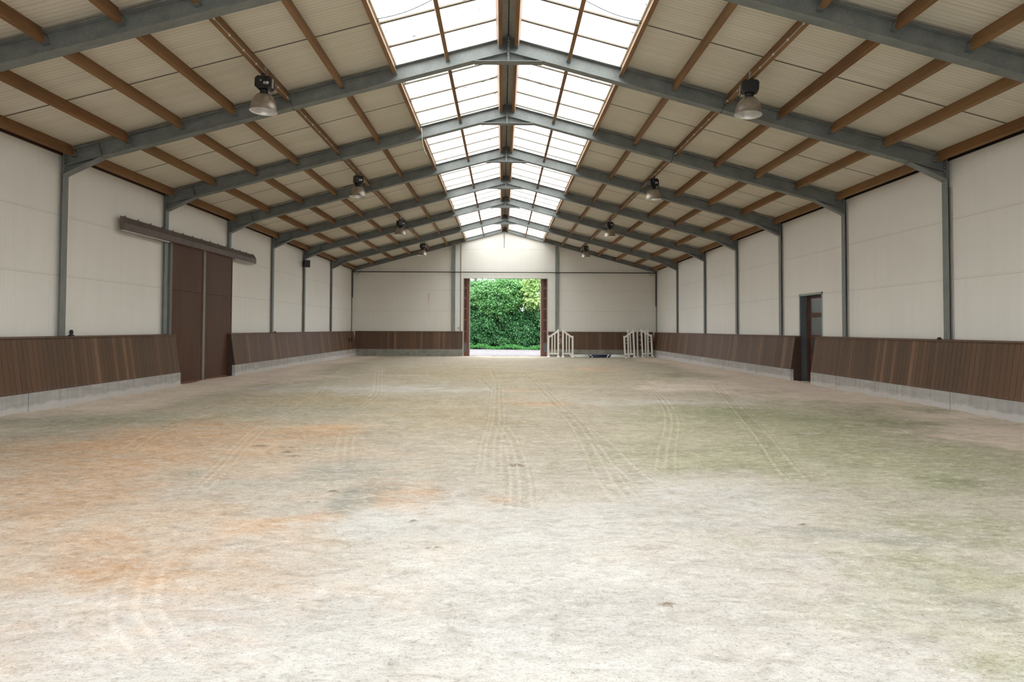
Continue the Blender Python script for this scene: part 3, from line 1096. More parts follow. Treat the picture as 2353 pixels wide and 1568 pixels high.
# ------------------------------------------------------------------ doors
def left_sliding_door():
    root = empty('door_1', (-9.96, 21.6, 0))
    tag(root, 'tall brown sliding door with two boards and a grey centre post', 'door', kind='structure')
    y0, y1, z0, z1 = 19.50, 23.86, -.04, 4.30
    ym = 21.63
    for a, b in ((y0, ym - .07), (ym + .07, y1)):
        m = MB()
        m.box(-10.02, -9.985, a, b, z0 + .1, 2.868)
        m.box(-10.02, -9.985, a, b, 2.876, z1 - .05)
        p = rel(m, root).build('door_board', MAT['door'], root)
        m = MB()
        m.box(-10.03, -9.965, a, b, z0, z0 + .105)
        m.box(-10.03, -9.965, a, b, z1 - .055, z1 + .0)
        m.box(-10.03, -9.97, a, a + .035, z0 + .105, z1 - .055)
        m.box(-10.03, -9.97, b - .035, b, z0 + .105, z1 - .055)
        rel(m, root).build('board_frame', MAT['doorredwood'], p)
    m = MB()
    m.box(-10.035, -9.955, ym - .07, ym + .07, z0, z1)
    rel(m, root).build('centre_post', MAT['steel2'], root, .004)
    m = MB()
    m.box(-10.035, -9.955, y0 - .11, y0 - .002, z0, z1)
    m.box(-9.955, -9.945, y0 - .075, y0 - .04, z0, z1)
    rel(m, root).build('edge_channel', MAT['steel2'], root)
    # black sheet for the shade in the opening beside the column
    m = MB()
    m.box(-10.14, -10.11, 19.30, 23.9, -.1, 4.29)
    rel(m, root).build('backing', MAT['void'], root)
    # track cover
    c = empty('track_cover', (-9.98, 21.36, 4.27))
    tag(c, 'long brown metal cover over the sliding door track on the left wall', 'track cover')
    for a, b in ((16.87, 19.23), (19.236, 22.45), (22.456, 25.86)):
        m = MB()
        m.prism([(-9.99, 4.285), (-9.865, 4.275), (-9.865, 4.45), (-9.94, 4.60), (-9.99, 4.63)], 'y', a, b)
        rel(m, c).build('cover_section', MAT['header'], c)
    for a, b in ((16.9, 19.2), (23.95, 25.75)):
        m = MB()
        m.box(-9.96, -9.89, a, b, 4.235, 4.274)
        rel(m, c).build('track_rail', MAT['plate'], c)
    for yy in np.arange(17.05, 25.8, .62):
        m = MB()
        m.box(-9.985, -9.95, yy - .012, yy + .012, 4.63, 4.65)
        rel(m, c).build('screw_head', MAT['blackcable'], c)


left_sliding_door()


def right_side_door():
    y0, y1, zt = RDOOR
    root = empty('door_2', (10.2, (y0 + y1) / 2, 0))
    tag(root, 'narrow dark brown glazed side door in a steel frame on the right wall', 'door', kind='structure')
    m = MB()
    m.box(10.085, 10.10, y0 - .055, y0 + .0, 1.53, zt + .07)
    m.box(10.085, 10.10, y1 - .0, y1 + .055, -.1, zt + .07)
    m.box(10.085, 10.10, y0 - .055, y1 + .055, zt, zt + .07)
    rel(m, root).build('frame_trim', MAT['greentrim'], root)
    m = MB()
    m.box(10.098, 10.30, y1 - .006, y1 + .03, -.12, zt)
    m.box(10.10, 10.30, y0 - .03, y0 + .006, -.12, zt)
    m.box(10.10, 10.30, y0, y1, zt - .006, zt + .03)
    rel(m, root).build('steel_reveal', MAT['darksteel'], root)
    # leaf
    lx = 10.31
    a, b = y0 - .25, y1 - .10
    m = MB()
    m.box(lx + .01, lx + .04, a, b, -.08, zt + .05)
    leaf_ = rel(m, root).build('door_leaf', MAT['doorredwood'], root)
    rails = [-.08, .12, .78, .88, 1.44, 1.56, 2.18, 2.30, 2.82, zt + .05]
    m = MB()
    for k in range(0, 10, 2):
        m.box(lx - .015, lx + .01, a, b, rails[k], rails[k + 1])
    m.box(lx - .019, lx + .006, b - .18, b, -.085, zt + .045)
    m.box(lx - .019, lx + .006, a, a + .14, -.085, zt + .045)
    rel(m, root).build('stiles_and_rails', MAT['door'], leaf_)
    for k in range(1, 9, 2):
        m = MB()
        m.box(lx - .004, lx + .009, a + .16, b - .20, rails[k] + .02, rails[k + 1] - .02)
        rel(m, root).build('pane', MAT['glassdark'], leaf_)
    m = MB()
    m.box(lx + .05, lx + .08, y0 - .3, y1 + .3, -.1, zt + .2)  # black sheet behind the leaf, stands for shade in the gap
    rel(m, root).build('gap_shade_sheet', MAT['void'], root)


right_side_door()


def far_doors():
    for i, (s, x_in, x_out) in enumerate(((-1, -2.335, -5.4), (1, 2.44, 5.5))):
        root = empty('door_%d' % (3 + i), (x_in, YEND + .27, 0))
        tag(root, 'red brown panelled sliding leaf at the %s edge of the far doorway' % ('left' if s < 0 else 'right'), 'door', kind='structure')
        xa, xb = sorted((x_in, x_out))
        m = MB()
        m.box(xa, xb, YEND + .26, YEND + .29, -.1, 5.25)
        lf = rel(m, root).build('leaf_board', MAT['door'], root)
        zs = [-.1, .17, .78, .84, 1.52, 1.62, 2.28, 2.38, 3.02, 3.12, 3.72, 3.84, 4.40, 4.52, 5.25]
        m = MB()
        for k in range(0, 14, 2):
            m.box(xa, xb, YEND + .235, YEND + .26, zs[k], zs[k + 1])
        e0, e1 = sorted((x_in, x_in + s * .16))
        m.box(e0, e1, YEND + .231, YEND + .258, -.11, 5.24)
        rel(m, root).build('panel_frame', MAT['doorredwood'], root)
        m = MB()
        e0, e1 = sorted((x_in + s * .165, x_in + s * .42))
        m.box(e0, e1, YEND + .24, YEND + .262, .19, .77)
        rel(m, root).build('kick_vent', MAT['glassdark'], root)
        m = MB()
        e0, e1 = sorted((x_in, x_in - s * .05))
        m.box(e0, e1, YEND + .225, YEND + .30, -.1, 5.25)
        rel(m, root).build('edge_strip', MAT['plate'], root)
    root = empty('trim_4', (0, YEND, 0))
    tag(root, 'thin pale steel frame round the far doorway opening', 'door frame', kind='structure')
    m = MB()
    m.box(-2.735, -2.685, YEND - .02, YEND + .2, -.1, 5.09)
    m.box(2.825, 2.875, YEND - .02, YEND + .2, -.1, 5.09)
    m.box(-2.735, 2.875, YEND - .02, YEND + .2, 5.06, 5.09)
    rel(m, root).build('jamb_frame', MAT['plate'], root)
    m = MB()
    m.box(-2.7, 2.84, YEND + .2, YEND + .24, -.12, -.055)
    rel(m, root).build('threshold', MAT['blackcable'], root)


far_doors()


# ------------------------------------------------------------------ gable posts, pipes and fittings
for nm, xa, xb in (('left', -3.465, -3.255), ('right', 3.36, 3.57)):
    root = empty('gable_post', ((xa + xb) / 2, YEND - .07, 1.565))
    tag(root, 'grey steel post on the far wall, %s of the open doorway' % nm, 'steel post', 'gable posts on the far wall')
    zt = min(zceil(xa), zceil(xb)) - .305
    m = MB()
    m.box(xa, xb, YEND - .13, YEND - .116, 1.565, zt)
    m.box((xa + xb) / 2 - .006, (xa + xb) / 2 + .006, YEND - .116, YEND - .014, 1.565, zt)
    m.box(xa, xb, YEND - .014, YEND - .003, 1.565, zt)
    rel(m, root).build('post_body', MAT['steel2'], root)

m = MB()
m.tube([(-9.98, 43.0, 5.465), (9.98, 43.0, 5.465)], .032, 10)
o = m.build('horizontal_pipe', MAT['darkpipe'])
tag(o, 'dark horizontal pipe across the far wall above the doorway', 'pipe')
for s, zb_ in ((-1, 3.75), (1, 3.25)):
    m = MB()
    m.box(*sorted((s * 9.99, s * 10.05)), 43.04, 43.10, zb_, 5.52)
    o = tag(m.build('corner_conduit', MAT['darkpipe']), 'dark conduit down the far %s corner of the hall' % ('left' if s < 0 else 'right'), 'conduit', 'corner conduits')
    m = MB()
    m.box(*sorted((s * 10.045, s * 10.095)), 43.10, 43.155, -.05, 5.6)
    o = tag(m.build('corner_angle', MAT['steel2']), 'thin steel corner angle in the far %s corner' % ('left' if s < 0 else 'right'), 'steel angle', 'corner angles')
    m = MB()
    P = [(s * (10.0 - .35 * math.sin(t) ** 2 * 1.2), 43.0, 5.5 + .02 - .3 * math.sin(t)) for t in np.linspace(0.1, 3.0, 18)]
    P = [(s * (9.95 - .45 * u), 43.0, 5.48 - .25 * math.sin(u * math.pi) + .08 * u) for u in np.linspace(0, 1, 14)]
    m.tube(P, .012, 6)
    tag(m.build('looped_cable', MAT['blackcable']), 'drooping black cable loop in the far %s corner under the roof' % ('left' if s < 0 else 'right'), 'cable', 'corner cable loops')
m = MB()
m.tube([(-2.90, 43.12, 1.57), (-2.90, 43.12, 7.35)], .018, 8)
tag(m.build('vertical_conduit', MAT['darkpipe']), 'thin vertical conduit beside the left post of the far doorway', 'conduit')
m = MB()
m.box(-.045, -.018, YEND - .012, YEND, 7.07, 8.1)
tag(m.build('gable_seam_strip', MAT['darkpipe']), 'short dark vertical strip below the ridge on the far wall', 'strip')
so = empty('wall_socket', (-3.02, YEND, 1.76))
tag(so, 'small grey socket box on the far wall left of the doorway', 'socket')
m = MB()
m.box(-3.055, -2.985, YEND - .06, YEND, 1.69, 1.83)
rel(m, so).build('socket_box', MAT['plate'], so, .006)
m = MB()
m.box(-3.045, -2.995, YEND - .075, YEND - .06, 1.77, 1.82)
rel(m, so).build('socket_lid', MAT['darkpipe'], so)

# trim angle beside each right column (visible as a pale strip)
for i in range(2, 8):
    m = MB()
    m.box(10.06, WX, D[i] - .125, D[i] - .06, 1.55, 5.0 if i == 2 else 5.5)
    o = m.build('column_trim', MAT['plate'])
    where = {7: 'farthest', 6: 'second from the far end', 5: 'third from the far end', 4: 'fourth from the far end, just beyond the narrow door', 3: 'just this side of the narrow door', 2: 'tall column nearest the viewer', 1: 'outermost'}[i]
    tag(o, 'pale steel strip beside the right wall column, %s' % where, 'steel strip', 'strips beside the right columns')


# speaker
def speaker():
    r = empty('wall_speaker', (-9.99, 32.6, 4.9))
    tag(r, 'small black loudspeaker on a left wall column', 'speaker')
    M = Matrix.Translation((-9.80, 32.28, 4.92)) @ Matrix.Rotation(math.radians(35), 4, 'Z')
    m = MB()
    m.prism([(-.13, -.12), (.13, -.12), (.17, .12), (-.17, .12)], 'z', -.17, .17, M)
    rel(m, r).build('cabinet', MAT['black'], r, .01)
    m = MB()
    m.prism([(-.12, -.127), (.12, -.127), (.12, -.121), (-.12, -.121)], 'z', -.155, .155, M)
    rel(m, r).build('grille', MAT['blackcable'], r)
    m = MB()
    m.box(-9.99, -9.84, 32.5, 32.62, 4.90, 4.94)
    m.box(-10.0, -9.98, 32.5, 32.62, 4.8, 5.16)
    rel(m, r).build('bracket', MAT['black'], r)


speaker()


# small fittings on the kickboard ledge
def ledge_fitting(x, y, kind, label):
    r = empty('ledge_fitting', (x, y, 1.54))
    tag(r, label, 'fitting', 'black fittings on the kickboard ledge')
    if kind == 'tall':
        MB().lathe([(.058, 0), (.058, .03), (.036, .035), (.036, .075), (.048, .08), (.048, .10), (.033, .105), (.033, .14), (.0, .142)], n=16).build('nozzle_body', MAT['black'], r)
    else:
        MB().lathe([(.05, 0), (.05, .02), (.035, .03), (.035, .05), (.0, .051)], n=16).build('nozzle_body', MAT['black'], r)
    MB().lathe([(.066, 0), (.066, .012), (.0, .013)], n=16).build('base_flange', MAT['black'], r)


ledge_fitting(-9.95, 15.0, 'tall', 'upright black nozzle on the left kickboard ledge beside the nearest column')
ledge_fitting(9.95, 14.95, 'flat', 'low black nozzle on the right kickboard ledge beside the nearest column')
ledge_fitting(-9.95, 28.35, 'flat', 'tiny black nozzle on the left ledge beyond the sliding door')

# two dark slots in the far left kickboard
for k, yy in enumerate((41.25, 41.85)):
    m = MB()
    m.box(-9.80, -9.765, yy - .06, yy + .06, .82, 1.12)
    tag(m.build('hand_slot', MAT['void']), ('nearer' if k == 0 else 'farther') + ' of two dark hand slots low in the far left kickboard', 'slot', 'hand slots in the kickboard')


# ------------------------------------------------------------------ lamps
def make_lamp():
    r = empty('high_bay_lamp', (0, 0, 0))     # origin at the top of the black gear box
    # gear box
    m = MB()
    c = .05
    w, h, d = .17, .255, .12
    prof = [(-w + c, 0), (w - c, 0), (w, -c), (w, -h + c * .8), (w - c * 1.4, -h), (-w + c * 1.4, -h), (-w, -h + c * .8), (-w, -c)]
    m.prism(prof, 'y', -d, d)
    g = m.build('gear_box', MAT['black'], r, .012)
    MB().box(.015, .12, -d - .004, -d - .001, -.175, -.12).build('rating_label', MAT['white_label'], g)
    MB().lathe([(.0, -.004), (.014, -.004), (.014, .0), (0, .001)], n=12, M=Matrix.Translation((-.045, -d - .003, -.10)) @ Matrix.Rotation(math.pi / 2, 4, 'X')).build('indicator', MAT['white_label'], g)
    MB().box(w + .004, w + .018, -d * .8, -d * .3, -.235, -.055).build('side_clip', MAT['plate'], g)
    MB().lathe([(.098, -h), (.088, -h - .04), (.085, -h - .085), (.095, -h - .092)], n=24).build('neck', MAT['black'], r)
    MB().box(.092, .108, -.06, -.01, -h - .085, -h - .01).build('neck_clip', MAT['plate'], r)
    # reflector, spun bell with thickness
    z0 = -h - .085
    outer = [(.085, 0), (.125, -.012), (.165, -.045), (.200, -.095), (.228, -.155), (.245, -.215), (.256, -.285), (.262, -.33), (.272, -.352), (.274, -.360)]
    inner = [(r_ - .006, z_) for r_, z_ in reversed(outer[1:-1])]
    m = MB()
    m.lathe([(a, b + z0) for a, b in outer], n=48)
    m.f = [f for f in m.f if len(f) == 4]
    m.s = [True] * len(m.f)
    m.m = [0] * len(m.f)
    ro = m.build('reflector', MAT['alu'], r)
    m = MB()
    inn = [(.274, -.360 + z0)] + [(a, b + z0) for a, b in inner] + [(.0, -.020 + z0)]
    m.lathe(inn, n=48)
    m.f = [f for f in m.f if len(f) == 4]
    m.s = [True] * len(m.f)
    m.m = [0] * len(m.f)
    m.build('reflector_lining', MAT['aluin'], ro)
    MB().lathe([(.0, z0 - .02), (.03, z0 - .03), (.045, z0 - .09), (.045, z0 - .17), (.025, z0 - .20), (.0, z0 - .205)], n=20).build('bulb', MAT['whiteplastic'], r)
    # hook, plate and cable
    MB().box(-.028, .028, -.012, .004, .06, .21).box(-.03, .03, -.01, .0, .02, .06).build('hanger_plate', MAT['plate'], r)
    m = MB()
    m.tube([(0, 0, .0), (0, -.01, .03), (.012, -.012, .05), (0, -.012, .075)], .007, 8)
    m.build('hook', MAT['plate'], r)
    m = MB()
    P = [(.03, -.02, .14), (.04, -.06, .08), (.03, -.10, .02), (.05, -d - .02, -.06), (.06, -d - .02, -.2), (.10, -d - .01, -.27), (.15, -.1, -.33), (.19, -.09, -.36), (.20, -.07, -.30), (.17, -.05, -.25)]
    m.tube(P, .006, 6)
    m.build('cable', MAT['black'], r)
    return r


lamp0 = make_lamp()
LAMPS = [(-1, 13.18, 'nearest the viewer', 0, .0), (1, 13.22, 'nearest the viewer', math.pi * .93, .01), (-1, 21.76, 'second from the viewer', .25, 0), (1, 21.95, 'second from the viewer', .4, .01),
         (-1, 30.83, 'third from the viewer', .7, .02), (1, 30.94, 'third from the viewer', .3, .01), (-1, 39.26, 'nearest the far wall', .15, 0), (1, 40.0, 'nearest the far wall', .5, .02)]
for i, (s, y, wh, rz, dz) in enumerate(LAMPS):
    L = lamp0 if i == 0 else copy_tree(lamp0)
    L.location = (s * 4.95, y, 6.835 + dz)
    L.rotation_euler = (math.radians(1.5 if s > 0 else 0), math.radians(-3.5 if s > 0 else 2), rz)
    tag(L, 'bell shaped metal lamp with black gear box, %s row, %s' % ('left' if s < 0 else 'right', wh), 'lamp', 'high bay lamps under the roof')

# conduit with clips under the lamp purlins
for s in (-1, 1):
    for b in range(1, 8):
        y0, y1 = D[b] + .1, D[b + 1] - .12
        M = slope_M(s, purlin_x(4), 0)
        mo = Matrix(M)
        p0 = mo @ Vector((-.012, y0, -PH - .014))
        p1 = mo @ Vector((-.012, y1, -PH - .014))
        side = 'left' if s < 0 else 'right'
        root = empty('lamp_conduit', p0)
        tag(root, 'thin metal conduit under the lamp purlin, %s slope, %s' % (side, BAYNAME[b]), 'conduit', 'conduits along the lamp purlins')
        m = MB()
        m.tube([p0, p1], .009, 6)
        rel(m, root).build('tube', MAT['plate'], root)
        y = y0 + .3
        while y < y1:
            m = MB()
            q = mo @ Vector((-.012, y, -PH - .010))
            m.box(q.x - .013, q.x + .013, q.y - .02, q.y + .02, q.z - .018, q.z + .012)
            rel(m, root).build('clip', MAT['white_label'], root)
            y += .62 if b < 4 else 1.2
        if b > 1:
            # sagging cable under the frame
            m = MB()
            P = [mo @ Vector((-.012, D[b] - .14 + .26 * t, -PH - .014 - .20 * math.sin(math.pi * t) ** .7)) for t in np.linspace(0, 1, 9)]
            m.tube(P, .007, 6)
            tag(m.build('frame_bypass_cable', MAT['blackcable']), 'short cable dipping under the frame, %s lamp row, %s' % (side, BAYNAME[b]), 'cable', 'cables dipping under the frames')


# cables across the skylight
def roof_cable(pts, r, label, mat='blackcable', name='roof_cable'):
    P = []
    for i in range(len(pts) - 1):
        a, b = Vector(pts[i]), Vector(pts[i + 1])
        for t in np.linspace(0, 1, 8)[:-1]:
            q = a.lerp(b, t)
            q.z -= .06 * math.sin(math.pi * t)
            P.append(q)
    P.append(Vector(pts[-1]))
    m = MB()
    m.tube(P, r, 6)
    tag(m.build(name, MAT[mat]), label, 'cable', 'cables under the skylight')


roof_cable([(-2.54, 12.35, 7.66), (-1.42, 12.2, 7.99), (-.25, 12.0, 8.32)], .008, 'black cable slung across the left skylight in the nearest bay')
roof_cable([(2.54, 12.35, 7.66), (1.42, 12.2, 7.99), (.25, 12.0, 8.32)], .008, 'black cable slung across the right skylight in the nearest bay')
roof_cable([(-2.54, 17.0, 7.70), (-1.4, 16.95, 8.02), (-.25, 16.8, 8.34)], .007, 'thin dark cable across the left skylight, second bay')
roof_cable([(2.54, 17.1, 7.70), (1.4, 16.95, 8.04), (.25, 16.8, 8.36)], .005, 'thin dark cable across the right skylight, second bay')
roof_cable([(-2.52, 19.1, 7.66), (-2.48, 19.12, 7.2), (-2.36, 19.16, 6.87)], .009, 'pale cord hanging loose from a roof beam left of the skylight', 'greycable', 'hanging_cord')


# ------------------------------------------------------------------ jump stands and poles
def jump_stand(x, y, tall, short, w, flip, lean, label, cups=(), frame_only=False, side_y=0):
    """tall post at local x = 0, short post at +w (flip mirrors)"""
    z0 = float(floor_z(y)) + .0
    r = empty('jump_stand', (x, y, z0))
    r.rotation_euler = (0, lean, 0)
    tag(r, label, 'jump stand', 'white plastic jump stands')
    sg = -1 if flip else 1

    def bx(m, a, b, y0, y1, c, d):
        m.box(*sorted((sg * a, sg * b)), y0, y1, c, d)
    pw = .10
    m = MB()
    bx(m, 0, pw, -.05, .05, .06, tall)
    p = m.build('tall_post', MAT['whiteplastic'], r, .008)
    m = MB()
    m.box(*sorted((sg * -.001, sg * -.008)), -.02, .02, .25, tall - .1)
    m.build('cup_track', MAT['cuprubber'], p)
    MB().box(*sorted((sg * .0, sg * pw)), -.05, .05, tall, tall + .035).build('post_cap', MAT['whiteplastic'], p, .012)
    if not frame_only:
        m = MB()
        bx(m, w - pw, w, -.05, .05, .06, short)
        m.build('short_post', MAT['whiteplastic'], r, .008)
        m = MB()
        bx(m, pw, w - pw, -.03, .03, .20, .29)
        m.build('bottom_rail', MAT['whiteplastic'], r)
        m = MB()
        za, zb_ = tall - .02, short - .03
        m.prism([(sg * (pw - .01), za - .13), (sg * (pw - .01), za), (sg * (w - pw + .01), zb_), (sg * (w - pw + .01), zb_ - .13)], 'y', -.03, .03)
        m.build('sloping_rail', MAT['whiteplastic'], r)
        for k in (1, 2):
            xc = pw + (w - 2 * pw) * k / 3
            zt = za - .06 + (zb_ - za) * (xc - pw) / (w - 2 * pw)
            m = MB()
            bx(m, xc - .034, xc + .034, -.02, .02, .29, zt)
            m.build('picket', MAT['whiteplastic'], r)
    for xc in ((pw / 2,) if frame_only else (pw / 2, w - pw / 2)):
        m = MB()
        m.prism([(-.30, 0), (.30, 0), (.30, .035), (.10, .10), (-.10, .10), (-.30, .035)], 'x', sg * xc - .07, sg * xc + .07)
        m.build('foot', MAT['whiteplastic'], r, .012)
    for zc in cups:
        m = MB()
        m.box(*sorted((sg * -.008, sg * -.085)), -.045, .045, zc, zc + .022)
        m.box(*sorted((sg * -.077, sg * -.085)), -.045, .045, zc, zc + .05)
        m.build('pole_cup', MAT['whiteplastic'], r)
    return r


YA, YB = 41.55, 41.75
jump_stand(3.485, YA, 1.76, 1.40, .72, True, 0, 'white picket jump stand nearest the open doorway', (.48, .88, 1.10, 1.42))
jump_stand(3.68, YA, 1.76, 1.38, .72, False, 0, 'white picket jump stand, second from the open doorway', (.40, .96, 1.06, 1.20))
jump_stand(8.38, YB, 1.78, 1.42, .70, True, -.045, 'white picket jump stand beside the right ends of the poles', ())
jump_stand(8.80, YB, 1.80, 1.46, .72, False, -.048 * -1 * -1, 'white picket jump stand nearest the right wall', (.46, .80, 1.13, 1.45))
jump_stand(7.99, 42.25, 1.76, 1.4, .6, False, -.02, 'single white post stand behind the left stand of the right pair', (.9, 1.1), True)
jump_stand(8.60, 42.3, 1.76, 1.4, .6, False, -.02, 'slim white post stand in the gap of the right pair', (), True)
jump_stand(9.10, 42.3, 1.76, 1.4, .6, False, .0, 'slim white post stand behind the right stand, left side', (), True)
jump_stand(9.345, 42.25, 1.80, 1.4, .6, True, .0, 'slim white post stand behind the right stand, by the wall', (1.0, 1.2), True)


def pole(x0, x1, y, z, label, bands):
    c = empty('jump_pole', ((x0 + x1) / 2, y, z))
    tag(c, label, 'jump pole', 'jump poles stacked on the sand')
    cuts = [x0] + [b for b in bands] + [x1]
    seq = ['white', 'navy', 'white', 'navy', 'white', 'navy', 'white']
    MX = Matrix.Rotation(math.pi / 2, 4, 'Y')
    n = 0
    for a, b in zip(cuts[:-1], cuts[1:]):
        col = seq[n % 2] if len(cuts) != 4 else ('white', 'navy', 'white')[n]
        n += 1
        m = MB()
        Mx = Matrix.Translation((a, y, z)) @ MX
        m.lathe([(.049, 0), (.049, b - a)], n=16, M=Mx)
        for i_, f in enumerate(m.f):
            if len(f) > 4:
                m.s[i_] = False
        nm = 'white_section' if col == 'white' else 'navy_section'
        rel(m, c).build(nm, MAT['whitepaint' if col == 'white' else 'navy'], c)


zf = float(floor_z(41.9))
pole(4.30, 7.78, 41.62, zf + .05, 'white and navy pole lying in front of the stack', (5.42, 5.56, 5.64, 6.52, 6.60, 6.74))
pole(4.25, 7.72, 41.73, zf + .05, 'white and navy pole in the bottom row, middle', (5.44, 5.50, 5.60, 6.56, 6.66, 6.80))
pole(4.38, 7.60, 41.84, zf + .05, 'white and navy pole in the bottom row, by the kerb', (5.36, 6.60))
pole(4.34, 7.74, 41.675, zf + .135, 'white and navy pole in the upper row, front', (5.40, 5.46, 5.56, 6.58, 6.68, 6.82))
pole(4.20, 7.55, 41.785, zf + .135, 'white and navy pole in the upper row, back', (5.28, 5.38, 5.46, 6.42, 6.50, 6.62))


# ------------------------------------------------------------------ outside
def outside():
    m = MB()
    m.add([(-60, YEND + .2, -.10), (60, YEND + .2, -.10), (60, 110, -.10), (-60, 110, -.10)], [(0, 1, 2, 3)])
    m.add([(-60, -60, -.10), (60, -60, -.10), (60, YBACK - .05, -.10), (-60, YBACK - .05, -.10)], [(0, 1, 2, 3)])
    m.add([(-60, YBACK - .05, -.10), (-10.36, YBACK - .05, -.10), (-10.36, YEND + .2, -.10), (-60, YEND + .2, -.10)], [(0, 1, 2, 3)])
    m.add([(10.36, YBACK - .05, -.10), (60, YBACK - .05, -.10), (60, YEND + .2, -.10), (10.36, YEND + .2, -.10)], [(0, 1, 2, 3)])
    o = m.build('ground', MAT['gravel'])
    tag(o, 'pale grey gravel yard outside the far doorway', 'ground', kind='structure')


outside()


def leaf_mesh(name, centers, nper, spread, size, mat, parent, rng, up=0.6, out=(0, -1, 0), rnd_bias=None):
    """clusters of small pointed leaves"""
    K = len(centers)
    N = K * nper
    c = np.repeat(centers, nper, 0) + rng.normal(0, 1, (N, 3)) * np.array(spread)
    nrm = rng.normal(0, .55, (N, 3)) + np.array(out) * .55 + np.array((0, 0, up))
    nrm /= np.linalg.norm(nrm, axis=1)[:, None]
    t = rng.normal(0, 1, (N, 3)) + np.array((0, 0, -.9))
    t -= (t * nrm).sum(1)[:, None] * nrm
    t /= np.linalg.norm(t, axis=1)[:, None] + 1e-9
    b = np.cross(nrm, t)
    s = size * rng.uniform(.65, 1.25, (N, 1))
    v = np.empty((N, 4, 3))
    v[:, 0] = c - t * s * .5
    v[:, 1] = c + b * s * .38 + nrm * s * .06
    v[:, 2] = c + t * s * .6 - nrm * s * .12
    v[:, 3] = c - b * s * .38 + nrm * s * .06
    me = bpy.data.meshes.new(name)
    me.vertices.add(N * 4)
    me.vertices.foreach_set('co', v.astype(np.float32).ravel())
    me.loops.add(N * 4)
    me.loops.foreach_set('vertex_index', np.arange(N * 4, dtype=np.int32))
    me.polygons.add(N)
    me.polygons.foreach_set('loop_start', np.arange(0, N * 4, 4, dtype=np.int32))
    me.update(calc_edges=True)
    at = me.attributes.new('rnd', 'FLOAT', 'POINT')
    cl = np.repeat(rng.uniform(0, 1, K), nper)
    rv = np.clip(.55 * cl + .45 * rng.uniform(0, 1, N), 0, 1)
    at.data.foreach_set('value', np.repeat(rv, 4).astype(np.float32))
    me.materials.append(mat)
    o = bpy.data.objects.new(name, me)
    COL.objects.link(o)
    if parent is not None:
        o.parent = parent
        me.transform(Matrix.Translation(-parent.location))
    return o


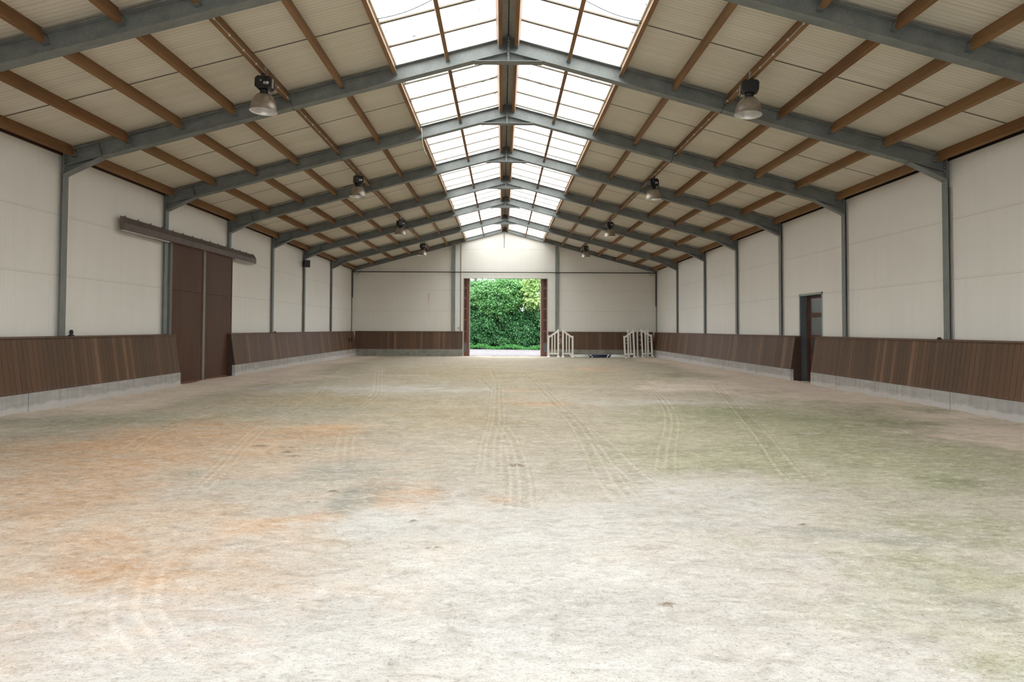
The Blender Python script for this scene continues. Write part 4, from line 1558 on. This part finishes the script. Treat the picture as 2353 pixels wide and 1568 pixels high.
def trees():
    rng = np.random.default_rng(5)
    yb = 59.0
    # dense hedge: clusters scattered on a lumpy front and through its depth
    hedges = [(-11.0, -3.4, 'dense green hedge bush at the left of the yard, by the door edge', 4.6), (-3.6, 1.0, 'dense dark green hedge bush left of centre through the doorway', 3.3), (0.8, 4.4, 'dense dark green hedge bush right of centre through the doorway', 3.6), (4.2, 11.0, 'dense green hedge bush at the right of the yard, by the door edge', 4.4)]
    for x0, x1, lab, hh in hedges:
        n = int((x1 - x0) * 170)
        cx = rng.uniform(x0, x1, n)
        cz = rng.uniform(.1, 1, n) * (hh + .55 * np.sin(cx * 2.3 + x0) + .35 * np.sin(cx * 5.1))
        lump = .55 * np.sin(cx * 1.7 + 1.3) * np.cos(cz * 1.9 + cx * .6) + .35 * np.sin(cx * 3.7 + cz * 2.9)
        cyy = yb + .6 - lump * .7 + rng.uniform(0, 1.0, n) + cz * .12 - .35 * cx / 6
        r = empty('hedge_bush', ((x0 + x1) / 2, yb + 1.2, 0))
        tag(r, lab, 'hedge', 'hedge bushes across the yard')
        leaf_mesh('foliage', np.stack([cx, cyy, cz], 1), 30, (.20, .16, .10), .17, MAT['leafdark'], r, rng)
        # deeper inner leaves keep the hedge from being see-through
        n2 = int((x1 - x0) * 70)
        c2 = np.stack([rng.uniform(x0, x1, n2), yb + 2.0 + rng.uniform(0, 1.0, n2), rng.uniform(.1, hh * .95, n2)], 1)
        leaf_mesh('inner_foliage', c2, 30, (.25, .2, .2), .24, MAT['leafdark'], r, rng)
        m = MB()
        for q in np.arange(x0 + .4, x1, .9):
            a = q + rng.uniform(-.2, .2)
            m.tube([(a, yb + 2.0, -.1), (a + rng.uniform(-.1, .1), yb + 2.0, 1.5), (a + rng.uniform(-.3, .3), yb + 2.1, hh * .8)], .05, 6)
        rel(m, r).build('stems', MAT['bark'], r)

    def crown(name, label, cx, cy, cz, rx, ry, rz, n, mat, trunk, size=.2, group='trees behind the hedge'):
        r = empty(name, (cx, cy, 0))
        tag(r, label, 'tree', group)
        u = rng.normal(0, 1, (n, 3))
        u /= np.linalg.norm(u, axis=1)[:, None]
        rad = rng.uniform(.55, 1.0, n) ** .6
        c = u * rad[:, None] * np.array((rx, ry, rz)) + np.array((cx, cy, cz))
        c[:, 2] += .25 * np.sin(c[:, 0] * 2.1) + .2 * np.cos(c[:, 1] * 2.3)
        c[:, 2] = np.where(c[:, 2] < 2.6, 2.6 + rng.uniform(0, 1.5, n), c[:, 2])
        leaf_mesh('foliage', c, 30, (.26, .24, .13), size, mat, r, rng, up=.8)
        m = MB()
        tx, tw, th = trunk
        m.tube([(tx, cy, -.1), (tx + .05, cy, 2.2), (tx - .05, cy + .05, th * .6), (tx + .1, cy, th)], tw, 10)
        rel(m, r).build('trunk', MAT['bark'], r)
        m = MB()
        for k in range(7):
            z = th * (.35 + .08 * k)
            a = rng.uniform(0, 6.28)
            L_ = min(rx, ry) * rng.uniform(.5, .9)
            m.tube([(tx, cy, z), (tx + math.cos(a) * L_ * .5, cy + math.sin(a) * L_ * .5, z + .5), (tx + math.cos(a) * L_, cy + math.sin(a) * L_, z + .8)], tw * .35, 6)
        rel(m, r).build('branches', MAT['bark'], r)
    crown('maple_tree', 'bright green broad crown leaning over the hedge, centre of the doorway', -.3, 60.3, 4.5, 2.3, 1.2, 1.8, 460, MAT['leafmid'], (-.4, .12, 6), .2)
    crown('maple_tree', 'mid green tree crown above the hedge at the left of the doorway', -3.4, 62.8, 4.5, 1.8, 1.5, 1.7, 190, MAT['leafmid'], (-2.75, .17, 8.5), .22)
    crown('pale_tree', 'pale yellow green tree crown at the upper right of the doorway', 3.2, 60.3, 5.2, 1.7, 1.5, 1.9, 300, MAT['leafpale'], (3.4, .12, 6), .21)
    crown('tall_tree', 'tall green tree behind the others, above the right of the doorway', 1.3, 66.0, 7.0, 2.0, 2.0, 1.5, 130, MAT['leafmid'], (1.4, .16, 8), .24)
    crown('tall_tree', 'green tree beyond the left edge of the doorway', -7.2, 64.0, 6.0, 2.6, 2.0, 2.6, 330, MAT['leafmid'], (-7, .18, 7), .26)
    crown('tall_tree', 'green tree beyond the right edge of the doorway', 7.4, 63.0, 6.0, 2.6, 2.0, 2.6, 330, MAT['leafpale'], (7.4, .18, 7), .26)
    # low ivy at the hedge foot, edge running slightly nearer to the right
    n = 900
    cx = rng.uniform(-10, 10, n)
    cyy = yb - .2 - .30 * cx - .3 + rng.uniform(-.9, 1.3, n)
    c = np.stack([cx, cyy, rng.uniform(-.05, .16, n) + .12 * np.sin(cx * 2.2)], 1)
    o = leaf_mesh('ground_ivy', c, 22, (.22, .2, .05), .13, MAT['leafivy'], None, rng, up=1.4, out=(0, -.4, 0))
    tag(o, 'low bright green ivy along the foot of the hedge', 'ivy', kind='stuff')


trees()
